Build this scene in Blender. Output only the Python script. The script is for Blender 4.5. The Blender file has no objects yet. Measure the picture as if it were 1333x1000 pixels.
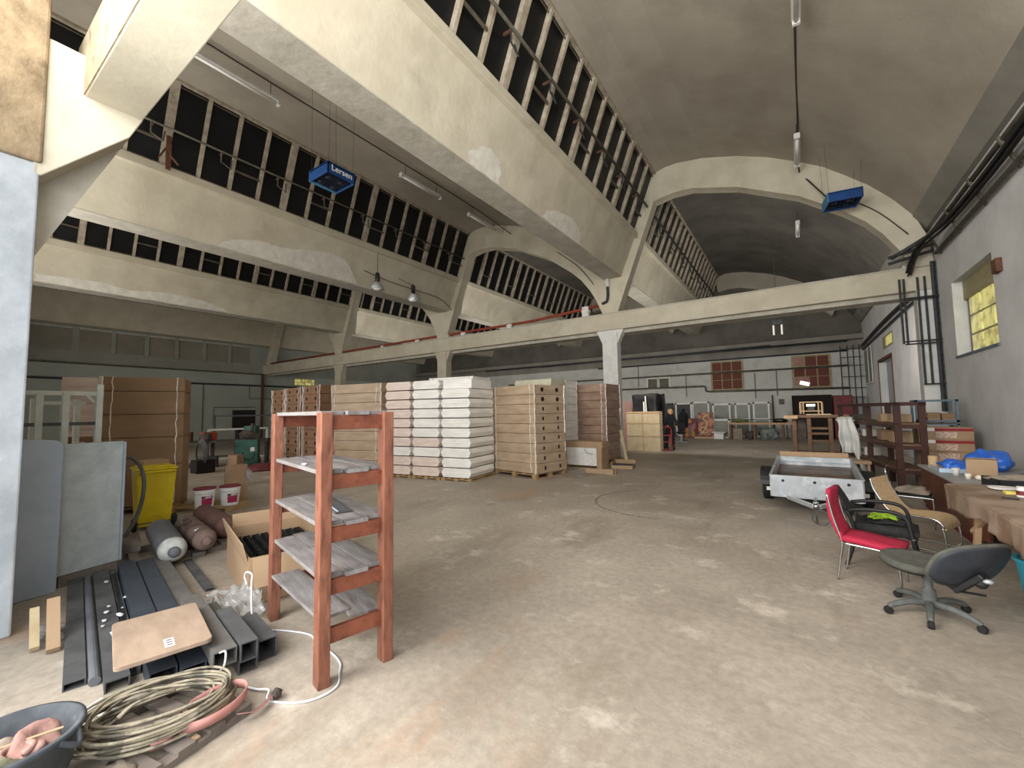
import bpy, bmesh, math, random
from mathutils import Vector, Matrix, Euler, noise
random.seed(7)
PI = math.pi
COL = bpy.context.scene.collection
def lin(c):
    c = c.lstrip('#'); v = [int(c[i:i+2], 16)/255 for i in (0, 2, 4)]
    return tuple(x/12.92 if x <= .04045 else ((x+.055)/1.055)**2.4 for x in v)+(1,)
# ---------------------------------------------------------------- materials
MATS = {}
def mat(name, c1, c2=None, rough=.75, scale=6, amt=1., metal=0, bump=0, bscale=None, stretch=(1, 1, 1), emit=0, alpha=1, coat=0,
        c3=None, s3=1.2, lo=.35, hi=.65, spec=.4, lo3=.5, hi3=.62, trans=0):
    if name in MATS: return MATS[name]
    m = bpy.data.materials.new(name); m.use_nodes = True
    nt = m.node_tree; N = nt.nodes; L = nt.links; b = N['Principled BSDF']
    b.inputs['Roughness'].default_value = rough; b.inputs['Metallic'].default_value = metal
    b.inputs['Specular IOR Level'].default_value = spec
    if coat: b.inputs['Coat Weight'].default_value = coat; b.inputs['Coat Roughness'].default_value = .12
    if trans: b.inputs['Transmission Weight'].default_value = trans
    b.inputs['Alpha'].default_value = alpha
    b.inputs['Base Color'].default_value = lin(c1)
    if c2 or bump or c3:
        tc = N.new('ShaderNodeTexCoord'); mp = N.new('ShaderNodeMapping'); mp.inputs['Scale'].default_value = stretch
        L.new(tc.outputs['Object'], mp.inputs['Vector'])
    out = None
    if c2:
        n = N.new('ShaderNodeTexNoise'); n.inputs['Scale'].default_value = scale; n.inputs['Detail'].default_value = 7; n.inputs['Roughness'].default_value = .62
        L.new(mp.outputs[0], n.inputs['Vector'])
        r = N.new('ShaderNodeValToRGB'); r.color_ramp.elements[0].position = lo; r.color_ramp.elements[1].position = hi
        r.color_ramp.elements[0].color = lin(c1); r.color_ramp.elements[1].color = lin(c2)
        L.new(n.outputs['Fac'], r.inputs[0]); out = r.outputs[0]
        if c3:
            n2 = N.new('ShaderNodeTexNoise'); n2.inputs['Scale'].default_value = s3; n2.inputs['Detail'].default_value = 9; n2.inputs['Roughness'].default_value = .6
            L.new(mp.outputs[0], n2.inputs['Vector'])
            r2 = N.new('ShaderNodeValToRGB'); r2.color_ramp.elements[0].position = lo3; r2.color_ramp.elements[1].position = hi3
            L.new(n2.outputs['Fac'], r2.inputs[0])
            mx = N.new('ShaderNodeMix'); mx.data_type = 'RGBA'; L.new(r2.outputs[0], mx.inputs[0]); L.new(out, mx.inputs[6]); mx.inputs[7].default_value = lin(c3)
            out = mx.outputs[2]
        L.new(out, b.inputs['Base Color'])
    if bump:
        n3 = N.new('ShaderNodeTexNoise'); n3.inputs['Scale'].default_value = bscale or scale*3; n3.inputs['Detail'].default_value = 6
        L.new(mp.outputs[0], n3.inputs['Vector'])
        bp = N.new('ShaderNodeBump'); bp.inputs['Strength'].default_value = bump; bp.inputs['Distance'].default_value = .02
        L.new(n3.outputs['Fac'], bp.inputs['Height']); L.new(bp.outputs[0], b.inputs['Normal'])
    if emit:
        b.inputs['Emission Strength'].default_value = emit
        if out: L.new(out, b.inputs['Emission Color'])
        else: b.inputs['Emission Color'].default_value = lin(c1)
    MATS[name] = m
    return m
M = dict(
 beamface=mat('beam_face', '#8c8068', '#a4977e', scale=4, rough=.95, bump=1, bscale=9, c3='#6f624c', s3=5, lo3=.56, hi3=.68),
 sash=mat('sash_dark', '#4c463a', '#6a6252', scale=4, rough=.8),
 plaster=mat('plaster', '#cbc5b2', '#bab39f', scale=1.3, rough=.9, bump=.25, bscale=9, c3='#a59e8c', s3=.8, lo3=.58, hi3=.8),
 under=mat('plaster_under', '#aaa699', '#c0bcb0', scale=3, rough=.9, bump=.5, bscale=7),
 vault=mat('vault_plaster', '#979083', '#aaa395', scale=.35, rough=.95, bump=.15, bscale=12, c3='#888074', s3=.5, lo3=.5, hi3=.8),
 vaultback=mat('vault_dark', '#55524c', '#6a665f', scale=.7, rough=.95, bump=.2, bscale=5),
 wallr=mat('wall_right_plaster', '#bdbdbd', '#cfcfcf', scale=.9, rough=.92, bump=.3, bscale=6, c3='#d2d1ce', s3=.6, lo3=.58, hi3=.7),
 walll=mat('wall_left_plaster', '#8e9086', '#a1a297', scale=.5, rough=.92, bump=.2, bscale=5),
 wallb=mat('wall_back_white', '#b3b4b0', '#c5c5c0', scale=.8, rough=.9, bump=.2, bscale=5, c3='#9d9e9a', s3=.8, lo3=.55, hi3=.75),
 banddk=mat('wall_upper_grey', '#77746c', '#8a877e', scale=.8, rough=.92),
 niche=mat('niche_fill', '#8a8579', '#979183', scale=1, rough=.9),
 pier=mat('pier_white', '#9fa6ac', '#b6bdc2', scale=3, rough=.85, bump=.9, bscale=5),
 rawcon=mat('raw_concrete', '#7c6c55', '#a08e72', scale=4, rough=.95, bump=1, bscale=12, c3='#6a5a44', s3=3, lo3=.55, hi3=.7),
 mull=mat('mullion_white', '#b5ac9b', '#8e8371', scale=5, rough=.8, bump=.3),
 dark=mat('dark_glass', '#0b0c0c', '#15171a', scale=1, rough=.35, spec=.3),
 rust=mat('rusty_metal', '#4a3022', '#6e4a35', scale=9, rough=.8),
 pipe=mat('old_pipe', '#4a473d', '#6a6759', scale=4, rough=.7),
 pipedk=mat('dark_pipe', '#26282a', '#3a3c3e', scale=6, rough=.6),
 redpipe=mat('red_pipe', '#a0432c', '#7e3524', scale=3, rough=.6),
 foam=mat('white_foam', '#e6e4df', '#cfcdc8', scale=8, rough=.9),
 cable=mat('black_cable', '#17181a', rough=.5),
 greycable=mat('brown_cable', '#3c352d', rough=.7),
 lampw=mat('lamp_white', '#d8d8d4', '#c8c8c4', rough=.4),
 tube=mat('tube_glass', '#ecebe8', rough=.25),
 hblue=mat('heater_blue', '#1d4a88', '#173d72', scale=4, rough=.45, metal=.1),
 hlblue=mat('heater_lightblue', '#5d93b8', '#3f79a4', scale=5, rough=.45),
 hgrille=mat('heater_grille', '#22283a', '#3a4252', scale=14, rough=.4, metal=.6),
 white=mat('white_paint', '#dfe0dc', '#cfd0cb', scale=4, rough=.6),
 textw=mat('text_white', '#f0efe8', rough=.5),
 wood=mat('shelf_wood', '#784a38', '#8f5e49', scale=2.2, rough=.55, stretch=(5, 5, 1.4), bump=.2, bscale=9, c3='#57352a', s3=3.6, lo3=.46, hi3=.72),
 woodrail=mat('shelf_rail', '#703f2c', '#874d38', scale=2, rough=.55, stretch=(3, 3, 3), c3='#54291d', s3=3, lo3=.46, hi3=.72),
 plank=mat('grey_plank', '#6f6b6a', '#8f8b89', scale=3, rough=.8, stretch=(1, 5, 1), bump=.15, c3='#6c5a50', s3=2.5, lo3=.58, hi3=.75),
 board=mat('stained_board', '#96826f', '#ab9683', scale=2.5, rough=.85, stretch=(1, 3, 1), bump=.12),
 ply=mat('plywood', '#bfb092', '#ad9b79', scale=4, rough=.75, stretch=(1, 1, .6)),
 lwood=mat('light_wood', '#a58867', '#b89c7b', scale=3, rough=.7, stretch=(1, 1, 5)),
 benchw=mat('bench_wood', '#5a4434', '#735844', scale=3, rough=.7, stretch=(1, 1, 3), c3='#5e432f', s3=2, lo3=.55, hi3=.7),
 palw=mat('pallet_wood', '#a68a64', '#8f7552', scale=5, rough=.85),
 palg=mat('grey_pallet', '#5e5650', '#756c64', scale=5, rough=.9),
 card=mat('cardboard', '#967c61', '#8a7056', scale=1.6, rough=.85, stretch=(1, 1, 3)),
 cardl=mat('cardboard_light', '#ab9174', '#9f8568', scale=2, rough=.85),
 cardd=mat('cardboard_dark', '#8b6a51', '#7b5c45', scale=2, rough=.8, coat=.15),
 wrapc=mat('wrapped_cardboard', '#a38d74', '#b9a48b', scale=1.6, rough=.5, coat=.35, stretch=(1, 1, 4), bump=.2, bscale=7),
 wrapr=mat('wrapped_redbrown', '#8e715f', '#ab917f', scale=2.0, rough=.35, coat=.6, stretch=(1, 1, 3), bump=.3, bscale=6),
 cartw=mat('carton_white', '#efeeea', '#dddcd6', scale=2, rough=.4, coat=.3, stretch=(1, 1, 4), bump=.15),
 cartp=mat('carton_pink', '#d3bfb5', '#e4d6cc', scale=3, rough=.4, coat=.3, stretch=(1, 1, 6), bump=.15),
 cartc=mat('carton_cream', '#cfccb4', '#bdb9a0', scale=3, rough=.45, coat=.3, bump=.2),
 film=mat('stretch_film', '#cfcfcd', '#9a9a98', scale=9, rough=.15, coat=.8, alpha=.38, bump=1, bscale=12),
 filmstrip=mat('film_edge', '#f2f0ea', '#d0c6ba', scale=18, rough=.2, coat=.7),
 hole=mat('hole_dark', '#1c1512', rough=.9),
 black=mat('black_plastic', '#1b1c1d', '#252627', scale=6, rough=.5),
 blackwrap=mat('black_film', '#060607', '#0e0f10', scale=5, rough=.35, coat=.25, bump=.6, bscale=5),
 yellow=mat('yellow_plastic', '#d9c219', '#c7b013', scale=3, rough=.45, bump=.1),
 rubber=mat('rubber', '#191919', '#262523', scale=8, rough=.85),
 bucketw=mat('bucket_white', '#e6e7e6', '#d8dad9', scale=2, rough=.4),
 lidred=mat('lid_red', '#7d3642', rough=.5),
 label=mat('label_magenta', '#a52a52', '#8f2146', scale=3, rough=.5),
 bag=mat('paper_bag', '#a58a6f', '#937860', scale=4, rough=.9, bump=.6, bscale=6),
 cylg=mat('cylinder_grey', '#6c6f75', '#5d6066', scale=4, rough=.65, bump=.15),
 cylb=mat('cylinder_brown', '#6f5a50', '#84706a', scale=5, rough=.75, bump=.4, c3='#4b3b34', s3=4, lo3=.5, hi3=.7),
 cylr=mat('cylinder_redbrown', '#5b3f3b', '#6d4d48', scale=3, rough=.75, bump=.2),
 shoulder=mat('shoulder_white', '#cfd2cf', '#a9aca8', scale=9, rough=.6),
 steel=mat('dusty_steel', '#4e4f51', '#646566', scale=3, rough=.75, metal=.2, bump=.12, c3='#3b3c3e', s3=2, lo3=.5, hi3=.7),
 steelbrown=mat('brown_steel', '#5c5a57', '#706d69', scale=3, rough=.8, metal=.1),
 steelblue=mat('blue_steel', '#3c434d', '#4a515b', scale=3, rough=.6, metal=.25),
 slab=mat('fibre_slab', '#aab2b3', '#98a0a1', scale=7, rough=.9, bump=.3, bscale=25, c3='#7b8280', s3=1.6, lo3=.55, hi3=.75),
 bluegrey=mat('blue_grey_panel', '#a3afbc', '#919eac', scale=2, rough=.5),
 greenrack=mat('pale_green_paint', '#ccd1c9', '#b6bcb2', scale=4, rough=.6),
 rope=mat('cable_coil', '#857d6b', '#a49c88', scale=12, rough=.85, c3='#5f5a4f', s3=7, lo3=.5, hi3=.6),
 pink=mat('pink_strap', '#a3706a', '#b5847c', scale=8, rough=.9),
 binrub=mat('mortar_tub', '#3b4147', '#54595e', scale=5, rough=.85, bump=.3, c3='#7a7d7e', s3=3, lo3=.6, hi3=.75),
 rag=mat('rag', '#756b60', '#93877a', scale=6, rough=.95, bump=.5),
 ragpink=mat('rag_pink', '#94716a', '#a8857c', scale=6, rough=.95, bump=.5),
 ragolive=mat('rag_olive', '#7c7a62', '#95937c', scale=6, rough=.95, bump=.5),
 paper=mat('paper', '#d3d4d8', rough=.8),
 whitecable=mat('white_cable', '#dcdee2', rough=.4),
 green=mat('machine_green', '#2f5a50', '#3b6a5e', scale=4, rough=.5, c3='#24443d', s3=2.5),
 darkred=mat('dark_red', '#5c2a2a', '#6d3434', scale=5, rough=.7),
 junk=mat('junk_dark', '#3b3731', '#57504a', scale=6, rough=.85),
 galv=mat('galvanised', '#b9bec2', '#a4aaae', scale=5, rough=.4, metal=.35, c3='#cfd3d6', s3=3),
 trfloor=mat('trailer_floor', '#4b3527', '#6a4f3a', scale=3, rough=.6, coat=.2, c3='#2f2119', s3=2.2, lo3=.45, hi3=.65),
 chrome=mat('chrome', '#c0c2c4', rough=.18, metal=1),
 redfab=mat('red_fabric', '#9c1c37', '#b02643', scale=20, rough=.8, bump=.1),
 blackfab=mat('black_fabric', '#1d1e1e', '#2a2b2b', scale=20, rough=.9, bump=.15),
 shell=mat('chair_shell', '#2d3138', '#383c43', scale=8, rough=.55, bump=.1),
 seatfab=mat('dusty_seat', '#4b4c45', '#5b5c54', scale=14, rough=.95),
 greyplast=mat('dusty_base', '#4c4f4e', '#636663', scale=8, rough=.7),
 lime=mat('lime_print', '#9fc22c', '#86a82a', scale=12, rough=.8),
 rattan=mat('woven_tan', '#d0b58f', '#bb9d74', scale=30, rough=.8, bump=.4, bscale=60),
 darkbrown=mat('dark_brown_frame', '#3a211b', '#4a2b23', scale=4, rough=.55),
 desk=mat('desk_brown', '#5a3424', '#6c4230', scale=2, rough=.5, stretch=(3, 3, .6)),
 desktop=mat('desk_top', '#a5a5a3', '#949492', scale=4, rough=.5),
 cloth=mat('table_cover', '#8a7765', '#9b8877', scale=2.5, rough=.85, bump=.25, bscale=5, c3='#77604c', s3=1.5),
 bluebag=mat('blue_bag', '#1f5cc0', '#2e6fd4', scale=5, rough=.3, coat=.5, bump=1, bscale=9),
 tray=mat('clear_tray', '#b9cfe0', rough=.2, coat=.5),
 whitecloth=mat('white_cloth', '#e3e4e0', '#cfd0cc', scale=3, rough=.95),
 teal=mat('teal_plastic', '#2f8ea3', rough=.4),
 bluerack=mat('bluegrey_steel', '#566775', '#667785', scale=4, rough=.5),
 redstripe=mat('red_stripe', '#8e2028', rough=.6),
 whitelabel=mat('white_print', '#e4e2dc', rough=.6),
 speck=mat('speckled_print', '#d8c8bb', '#a98468', scale=60, rough=.7, lo=.45, hi=.55),
 shutter=mat('red_shutter', '#5e352c', '#714238', scale=6, rough=.8, stretch=(.3, 1, 6)),
 winglass=mat('dusty_glass', '#80837a', '#6c6f66', scale=2, rough=.4),
 yglass=mat('yellow_glass', '#a39a62', '#f0e892', scale=3.4, rough=.3, emit=.42, lo=.38, hi=.6),
 yframe=mat('window_frame_tan', '#a29a78', '#8f8764', scale=5, rough=.7),
 skin=mat('skin', '#b98a6c', rough=.6),
 hair=mat('blond_hair', '#a58c5c', '#8a744a', scale=30, rough=.8),
 jacket=mat('dark_jacket', '#111214', '#1a1b1e', scale=8, rough=.9),
 sponge=mat('sponge', '#d9c96a', rough=.9),
 jarred=mat('jar_label', '#6a2a2a', rough=.5),
 artpink=mat('art_rose', '#a8707a', '#8c4e57', scale=3, rough=.6),
 artbg=mat('art_red', '#5b1f26', '#7a3238', scale=4, rough=.6),
 artgold=mat('art_gold', '#b08a3c', '#8e5f2c', scale=5, rough=.6),
 artmix=mat('art_mixed', '#7b4a3a', '#4e4a4e', scale=2.2, rough=.6, c3='#b4795a', s3=2.6, lo3=.48, hi3=.54),
 zebra=mat('black_white_print', '#101010', '#e8e8e8', scale=7, rough=.7, lo=.48, hi=.52),
 paleblue=mat('pale_blue_glass', '#a9bcc4', rough=.2, coat=.6),
 fruit=mat('eggshell', '#e0d6c8', rough=.5),
 redwood=mat('red_wood_strip', '#7a2a2a', rough=.6),
 leaf=mat('leaf', '#4f5a34', '#6b7346', scale=5, rough=.8),
)
# ---------------------------------------------------------------- mesh builder
class MB:
    def __init__(s): s.bm = bmesh.new(); s.T = Matrix.Identity(4)
    def v(s, p): return s.bm.verts.new(s.T @ Vector(p))
    def box(s, c, d, rot=None):
        R = (rot if isinstance(rot, Matrix) else Euler(rot or (0, 0, 0)).to_matrix()).to_4x4()
        X = Matrix.Translation(c) @ R
        vs = [s.v(X @ Vector((x*d[0]/2, y*d[1]/2, z*d[2]/2))) for x in (-1, 1) for y in (-1, 1) for z in (-1, 1)]
        for f in ((0, 1, 3, 2), (4, 6, 7, 5), (0, 4, 5, 1), (2, 3, 7, 6), (0, 2, 6, 4), (1, 5, 7, 3)): s.bm.faces.new([vs[i] for i in f])
        return s
    def b(s, x0, x1, y0, y1, z0, z1): return s.box(((x0+x1)/2, (y0+y1)/2, (z0+z1)/2), (abs(x1-x0), abs(y1-y0), abs(z1-z0)))
    def bar(s, p, q, w, h=None, up=(0, 0, 1)):
        p = Vector(p); q = Vector(q); h = h or w; d = (q-p); L = d.length; d.normalize(); u = Vector(up)
        if abs(d.dot(u)) > .98: u = Vector((0, 1, 0))
        x = d.cross(u).normalized(); z = x.cross(d).normalized()
        R = Matrix((x, d, z)).transposed()
        return s.box((p+q)/2, (w, L, h), R)
    def tube(s, pts, r, n=8, closed=False, caps=True):
        P = [Vector(p) for p in pts]; k = len(P); rr = r if isinstance(r, (list, tuple)) else [r]*k
        rings = []; ref = None
        for i in range(k):
            if closed: t = (P[(i+1) % k]-P[i-1])
            else: t = P[min(i+1, k-1)]-P[max(i-1, 0)]
            if t.length < 1e-9: t = Vector((0, 0, 1))
            t.normalize()
            if ref is None:
                ref = t.cross(Vector((0, 0, 1)))
                if ref.length < .05: ref = t.cross(Vector((0, 1, 0)))
            else:
                ref = ref-t*ref.dot(t)
                if ref.length < 1e-4: ref = t.cross(Vector((.3, .5, 1)))
            ref.normalize(); w = t.cross(ref)
            rings.append([s.v(P[i]+(ref*math.cos(2*PI*j/n)+w*math.sin(2*PI*j/n))*rr[i]) for j in range(n)])
        for i in range(k if closed else k-1):
            a = rings[i]; c = rings[(i+1) % k]
            for j in range(n): s.bm.faces.new((a[j], a[(j+1) % n], c[(j+1) % n], c[j]))
        if not closed and caps: s.bm.faces.new(rings[0][::-1]); s.bm.faces.new(rings[-1])
        return s
    def lathe(s, prof, n=24, at=(0, 0, 0), axis=None, caps=True):
        R = Matrix.Identity(3)
        if axis is not None: R = Vector((0, 0, 1)).rotation_difference(Vector(axis)).to_matrix()
        at = Vector(at)
        rings = [[s.v(at+R @ Vector((r*math.cos(2*PI*j/n), r*math.sin(2*PI*j/n), z))) for j in range(n)] for r, z in prof]
        for a, c in zip(rings, rings[1:]):
            for j in range(n): s.bm.faces.new((a[j], a[(j+1) % n], c[(j+1) % n], c[j]))
        if caps:
            s.bm.faces.new(rings[0][::-1]); s.bm.faces.new(rings[-1])
        return s
    def prism(s, poly, axis, a, b):
        def p3(u, v, w): return {'x': (w, u, v), 'y': (u, w, v), 'z': (u, v, w)}[axis]
        A = [s.v(p3(u, v, a)) for u, v in poly]; B = [s.v(p3(u, v, b)) for u, v in poly]
        n = len(poly)
        s.bm.faces.new(A[::-1]); s.bm.faces.new(B)
        for i in range(n): s.bm.faces.new((A[i], A[(i+1) % n], B[(i+1) % n], B[i]))
        return s
    def strip(s, O, I, y0, y1):   # band between two curves in XZ, thick in Y
        rows = [[s.v((p[0], y, p[1])) for p in c] for c, y in ((O, y0), (I, y0), (I, y1), (O, y1))]
        n = len(O)
        for a in range(4):
            r = rows[a]; q = rows[(a+1) % 4]
            for i in range(n-1): s.bm.faces.new((r[i], r[i+1], q[i+1], q[i]))
        for i in (0, n-1): s.bm.faces.new([rows[a][i] for a in range(4)])
        return s
    def grid(s, f, nu, nv):
        V = [[s.v(f(i/nu, j/nv)) for j in range(nv+1)] for i in range(nu+1)]
        for i in range(nu):
            for j in range(nv): s.bm.faces.new((V[i][j], V[i+1][j], V[i+1][j+1], V[i][j+1]))
        return s
    def ball(s, c, r, n=12, sq=(1, 1, 1), wob=0, seed=0):
        m = n//2; c = Vector(c); rings = []
        for i in range(1, m):
            t = PI*i/m; row = []
            for j in range(n):
                d = Vector((math.sin(t)*math.cos(2*PI*j/n), math.sin(t)*math.sin(2*PI*j/n), math.cos(t)))
                k = 1+wob*noise.noise(d*1.7+Vector((seed, seed*2.1, 0)))
                row.append(s.v(c+Vector((d.x*sq[0], d.y*sq[1], d.z*sq[2]))*r*k))
            rings.append(row)
        top = s.v(c+Vector((0, 0, sq[2]*r))); bot = s.v(c-Vector((0, 0, sq[2]*r)))
        for j in range(n):
            s.bm.faces.new((top, rings[0][j], rings[0][(j+1) % n])); s.bm.faces.new((bot, rings[-1][(j+1) % n], rings[-1][j]))
        for a, b in zip(rings, rings[1:]):
            for j in range(n): s.bm.faces.new((a[j], b[j], b[(j+1) % n], a[(j+1) % n]))
        return s
def arc(c, r, a0, a1, n, plane='xz'):
    out = []
    for i in range(n+1):
        a = a0+(a1-a0)*i/n; u, v = r*math.cos(a), r*math.sin(a)
        out.append({'xz': (c[0]+u, c[1], c[2]+v), 'xy': (c[0]+u, c[1]+v, c[2]), 'yz': (c[0], c[1]+u, c[2]+v)}[plane])
    return out
def spline(pts, n=6):
    P = [Vector(p) for p in pts]; out = []
    for i in range(len(P)-1):
        a, b, c, d = P[max(i-1, 0)], P[i], P[i+1], P[min(i+2, len(P)-1)]
        for k in range(n):
            t = k/n; out.append(.5*((2*b)+(c-a)*t+(2*a-5*b+4*c-d)*t*t+(3*b-a-3*c+d)*t**3))
    out.append(P[-1]); return out
def obj(name, mb, m, parent=None, bevel=0, smooth=False, sub=0, solid=0):
    bmesh.ops.recalc_face_normals(mb.bm, faces=mb.bm.faces)
    me = bpy.data.meshes.new(name); mb.bm.to_mesh(me); mb.bm.free()
    me.materials.append(M[m] if isinstance(m, str) else m)
    if smooth:
        for p in me.polygons: p.use_smooth = True
    o = bpy.data.objects.new(name, me); COL.objects.link(o)
    if parent: o.parent = parent
    if solid: q = o.modifiers.new('Solid', 'SOLIDIFY'); q.thickness = solid; q.offset = 0
    if bevel: q = o.modifiers.new('Bevel', 'BEVEL'); q.width = bevel; q.segments = 2; q.limit_method = 'ANGLE'
    if sub: q = o.modifiers.new('Sub', 'SUBSURF'); q.levels = q.render_levels = sub
    return o
def tag(o, label=None, cat=None, group=None, kind=None):
    if label: o['label'] = label
    if cat: o['category'] = cat
    if group: o['group'] = group
    if kind: o['kind'] = kind
    return o
def thing(name, label, cat, loc=(0, 0, 0), rz=0, group=None, rot=None):
    o = bpy.data.objects.new(name, None); COL.objects.link(o); o.empty_display_size = .1
    o.location = loc; o.rotation_euler = rot or (0, 0, math.radians(rz))
    return tag(o, label, cat, group)
def struct(name, mb, m, parent=None, **k):
    o = obj(name, mb, m, parent, **k)
    if not parent: o['kind'] = 'structure'
    return o
def copy_tree(o, parent=None):
    c = o.copy(); COL.objects.link(c)
    if parent: c.parent = parent
    for ch in list(o.children): copy_tree(ch, c)
    return c
def text(s, size, m, parent, loc, rot, name='lettering', ext=.002):
    cu = bpy.data.curves.new(name, 'FONT'); cu.body = s; cu.size = size; cu.extrude = ext; cu.align_x = 'CENTER'; cu.align_y = 'CENTER'
    o = bpy.data.objects.new(name, cu); COL.objects.link(o); cu.materials.append(M[m])
    dg = bpy.context.evaluated_depsgraph_get(); me = bpy.data.meshes.new_from_object(o.evaluated_get(dg))
    bpy.data.objects.remove(o)
    o = bpy.data.objects.new(name, me); COL.objects.link(o); o.parent = parent; o.location = loc
    o.rotation_euler = rot; return o

# ---------------------------------------------------------------- the building
PX = 8.36                                  # bay pitch across the hall
XR, XL, YB, YF = 3.0, -31.2, 29.0, -.6
YD = 14.5                                  # middle transverse frame
def sh(pts, i): return [(x-PX*i, z) for x, z in pts]
ARC = [(-3.78, 9.9), (-3.4, 10.0), (-3.03, 10.02), (-2.2, 9.9), (-1.2, 9.6), (-.4, 9.26), (.36, 8.84), (.9, 8.5), (1.36, 8.1), (1.85, 7.65), (2.29, 7.14), (2.68, 6.57)]
floor = struct('floor', MB().b(XL-.3, XR+.3, -9, YB+.3, -.2, 0), 'foam')
for i in range(4):
    O = [(x, z+.15) for x, z in sh(ARC, i)]
    struct('ceiling', MB().strip(O, sh(ARC, i), YF, YD+.2), 'vault', smooth=False)
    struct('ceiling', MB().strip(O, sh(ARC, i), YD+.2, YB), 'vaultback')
struct('trim_1', MB().prism([(2.66, 6.55), (2.66, 6.85), (3.02, 6.85), (3.02, 6.2), (2.9, 6.2)], 'y', YF, YB), 'banddk')
# gutter beams between the bays
for i in range(3):
    d = -PX*i
    g = struct('gutter_beam', MB().prism([(-5.04+d, 6.51), (-4.53+d, 7.77), (-4.40+d, 7.77), (-4.40+d, 7.98), (-4.6+d, 8.05), (-5.7+d, 8.05), (-5.67+d, 6.51)], 'y', YF, YB), 'plaster', bevel=.01)
    tag(g, 'pale plastered gutter beam running lengthwise under a row of roof windows', kind='structure')
    struct('beam_soffit', MB().b(-5.68+d, -5.03+d, YF, YB, 6.49, 6.515), 'under')
# leftmost edge beam
struct('gutter_beam', MB().prism([(-5.04-PX*3, 6.51), (-4.53-PX*3, 7.77), (-4.4-PX*3, 7.98), (-5.6-PX*3, 8.05), (-5.67-PX*3, 6.51)], 'y', YF, YB), 'plaster')
patch_m = mat('patch_plaster', '#dddacf', '#c9c6bc', scale=4, rough=.9, bump=.3)
def patch(i, pts, n=5):     # repaired plaster patches on the sloping beam faces: (y, share of the way up the face)
    rnd = random.Random(len(pts)+i); P = []
    for (a, b_) in zip(pts, pts[1:]+pts[:1]):
        for k in range(n):
            t = k/n; P.append((a[0]+(b_[0]-a[0])*t+rnd.uniform(-.03, .03), max(.004, a[1]+(b_[1]-a[1])*t+rnd.uniform(-.012, .012))))
    m = MB(); d = -PX*i
    V = [m.v((-5.04+d+.51*t+.006, y, 6.51+1.26*t-.002)) for y, t in P]
    m.bm.faces.new(V)
    struct('plaster_patch', m, patch_m)
patch(0, [(5.95, .134), (6.2, .30), (6.45, .37), (6.78, .33), (6.97, .184), (7.0, .01), (6.45, .01), (6.05, .01)])
patch(0, [(8.8, .02), (8.95, .16), (9.27, .255), (9.8, .33), (10.19, .348), (10.6, .29), (10.83, .198), (10.98, .01), (10.1, .01), (9.3, .01)])
patch(1, [(4.9, .02), (5.2, .218), (5.99, .38), (6.57, .374), (7.4, .5), (8.18, .62), (8.8, .55), (9.2, .3), (9.5, .02), (8.1, .01), (6.5, .01)])
patch(2, [(2.5, .186), (3.31, .234), (4.12, .278), (5.02, .193), (5.97, .31), (6.76, .321), (7.78, .229), (8.6, .03), (7.4, .01), (5.8, .01), (4, .01), (2.5, .01)])
# roof glazing
XB, ZB, XT, ZT = -4.5, 7.98, -3.76, 9.9
for i in range(4):
    d = -PX*i
    def gp(t, y, off=0): return (XB+d+(XT-XB)*t+off, y, ZB+(ZT-ZB)*t)
    for (ya, yb) in ((YF, YD), (YD+.45, YB)):
        k = 0; y = 3.48-.735*5 if ya < 1 else ya+.3
        w = MB(); thin = MB(); sash = MB(); sill = MB()
        while y < yb-.1:
            wd = .17 if (k-5) % 4 == 0 else .075
            w.bar(gp(0, y), gp(1, y), wd, .11, up=(1, 0, -.39))
            if k % 3 == 1 and y+.7 < yb:
                sash.bar(gp(.28, y, .03), gp(.28, y+.735, .03), .04, .05)
            sash.bar(gp(.95, y, .0), gp(.95, min(y+.735, yb), .0), .02, .03)
            sash.bar(gp(.02, y, .0), gp(.02, min(y+.735, yb), .0), .04, .05)
            y += .735; k += 1
        n = i+1+(5 if ya > 1 else 0)
        o = struct('window_%d' % n, w, 'mull')
        obj('sash_bar', sash, 'sash', o)
        p = MB(); a, b_, c_, e = gp(-.05, ya, -.06), gp(-.05, yb, -.06), gp(1.12, yb, -.06), gp(1.12, ya, -.06)
        p.bm.faces.new([p.v(q) for q in (a, b_, c_, e)])
        obj('glass_pane', p, 'dark', o)
        obj('window_head', MB().bar(gp(1.0, ya, .02), gp(1.0, yb, .02), .09, .09), 'mull', o)
# arch frames
def arch(i, y0, y1, m='plaster', cut=False):
    O = [(-5.72, 5.2), (-4.35, 9.0), (-3.94, 9.95), (-3.1, 10.1), (-2.2, 9.97), (-1.2, 9.67), (.36, 8.92), (1.36, 8.17), (2.1, 7.4), (2.68, 6.6), (2.9, 6.0), (3.0, 5.2)]
    I = [(-5.24, 5.2), (-4.2, 7.9), (-3.80, 8.93), (-3.2, 9.03), (-2.58, 9.0), (-1.24, 8.61), (.31, 7.83), (1.32, 7.07), (1.75, 6.66), (2.07, 6.24), (2.35, 5.76), (2.6, 5.2)]
    if cut: O = O[2:9]; I = I[2:9]
    o = struct('arch_frame', MB().strip(sh(O, i), sh(I, i), y0, y1), m)
    return o
for i in range(4):
    arch(i, YD, YD+.42)
    if i < 3: arch(i, YB-.5, YB-.02, 'vault', True)
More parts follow.
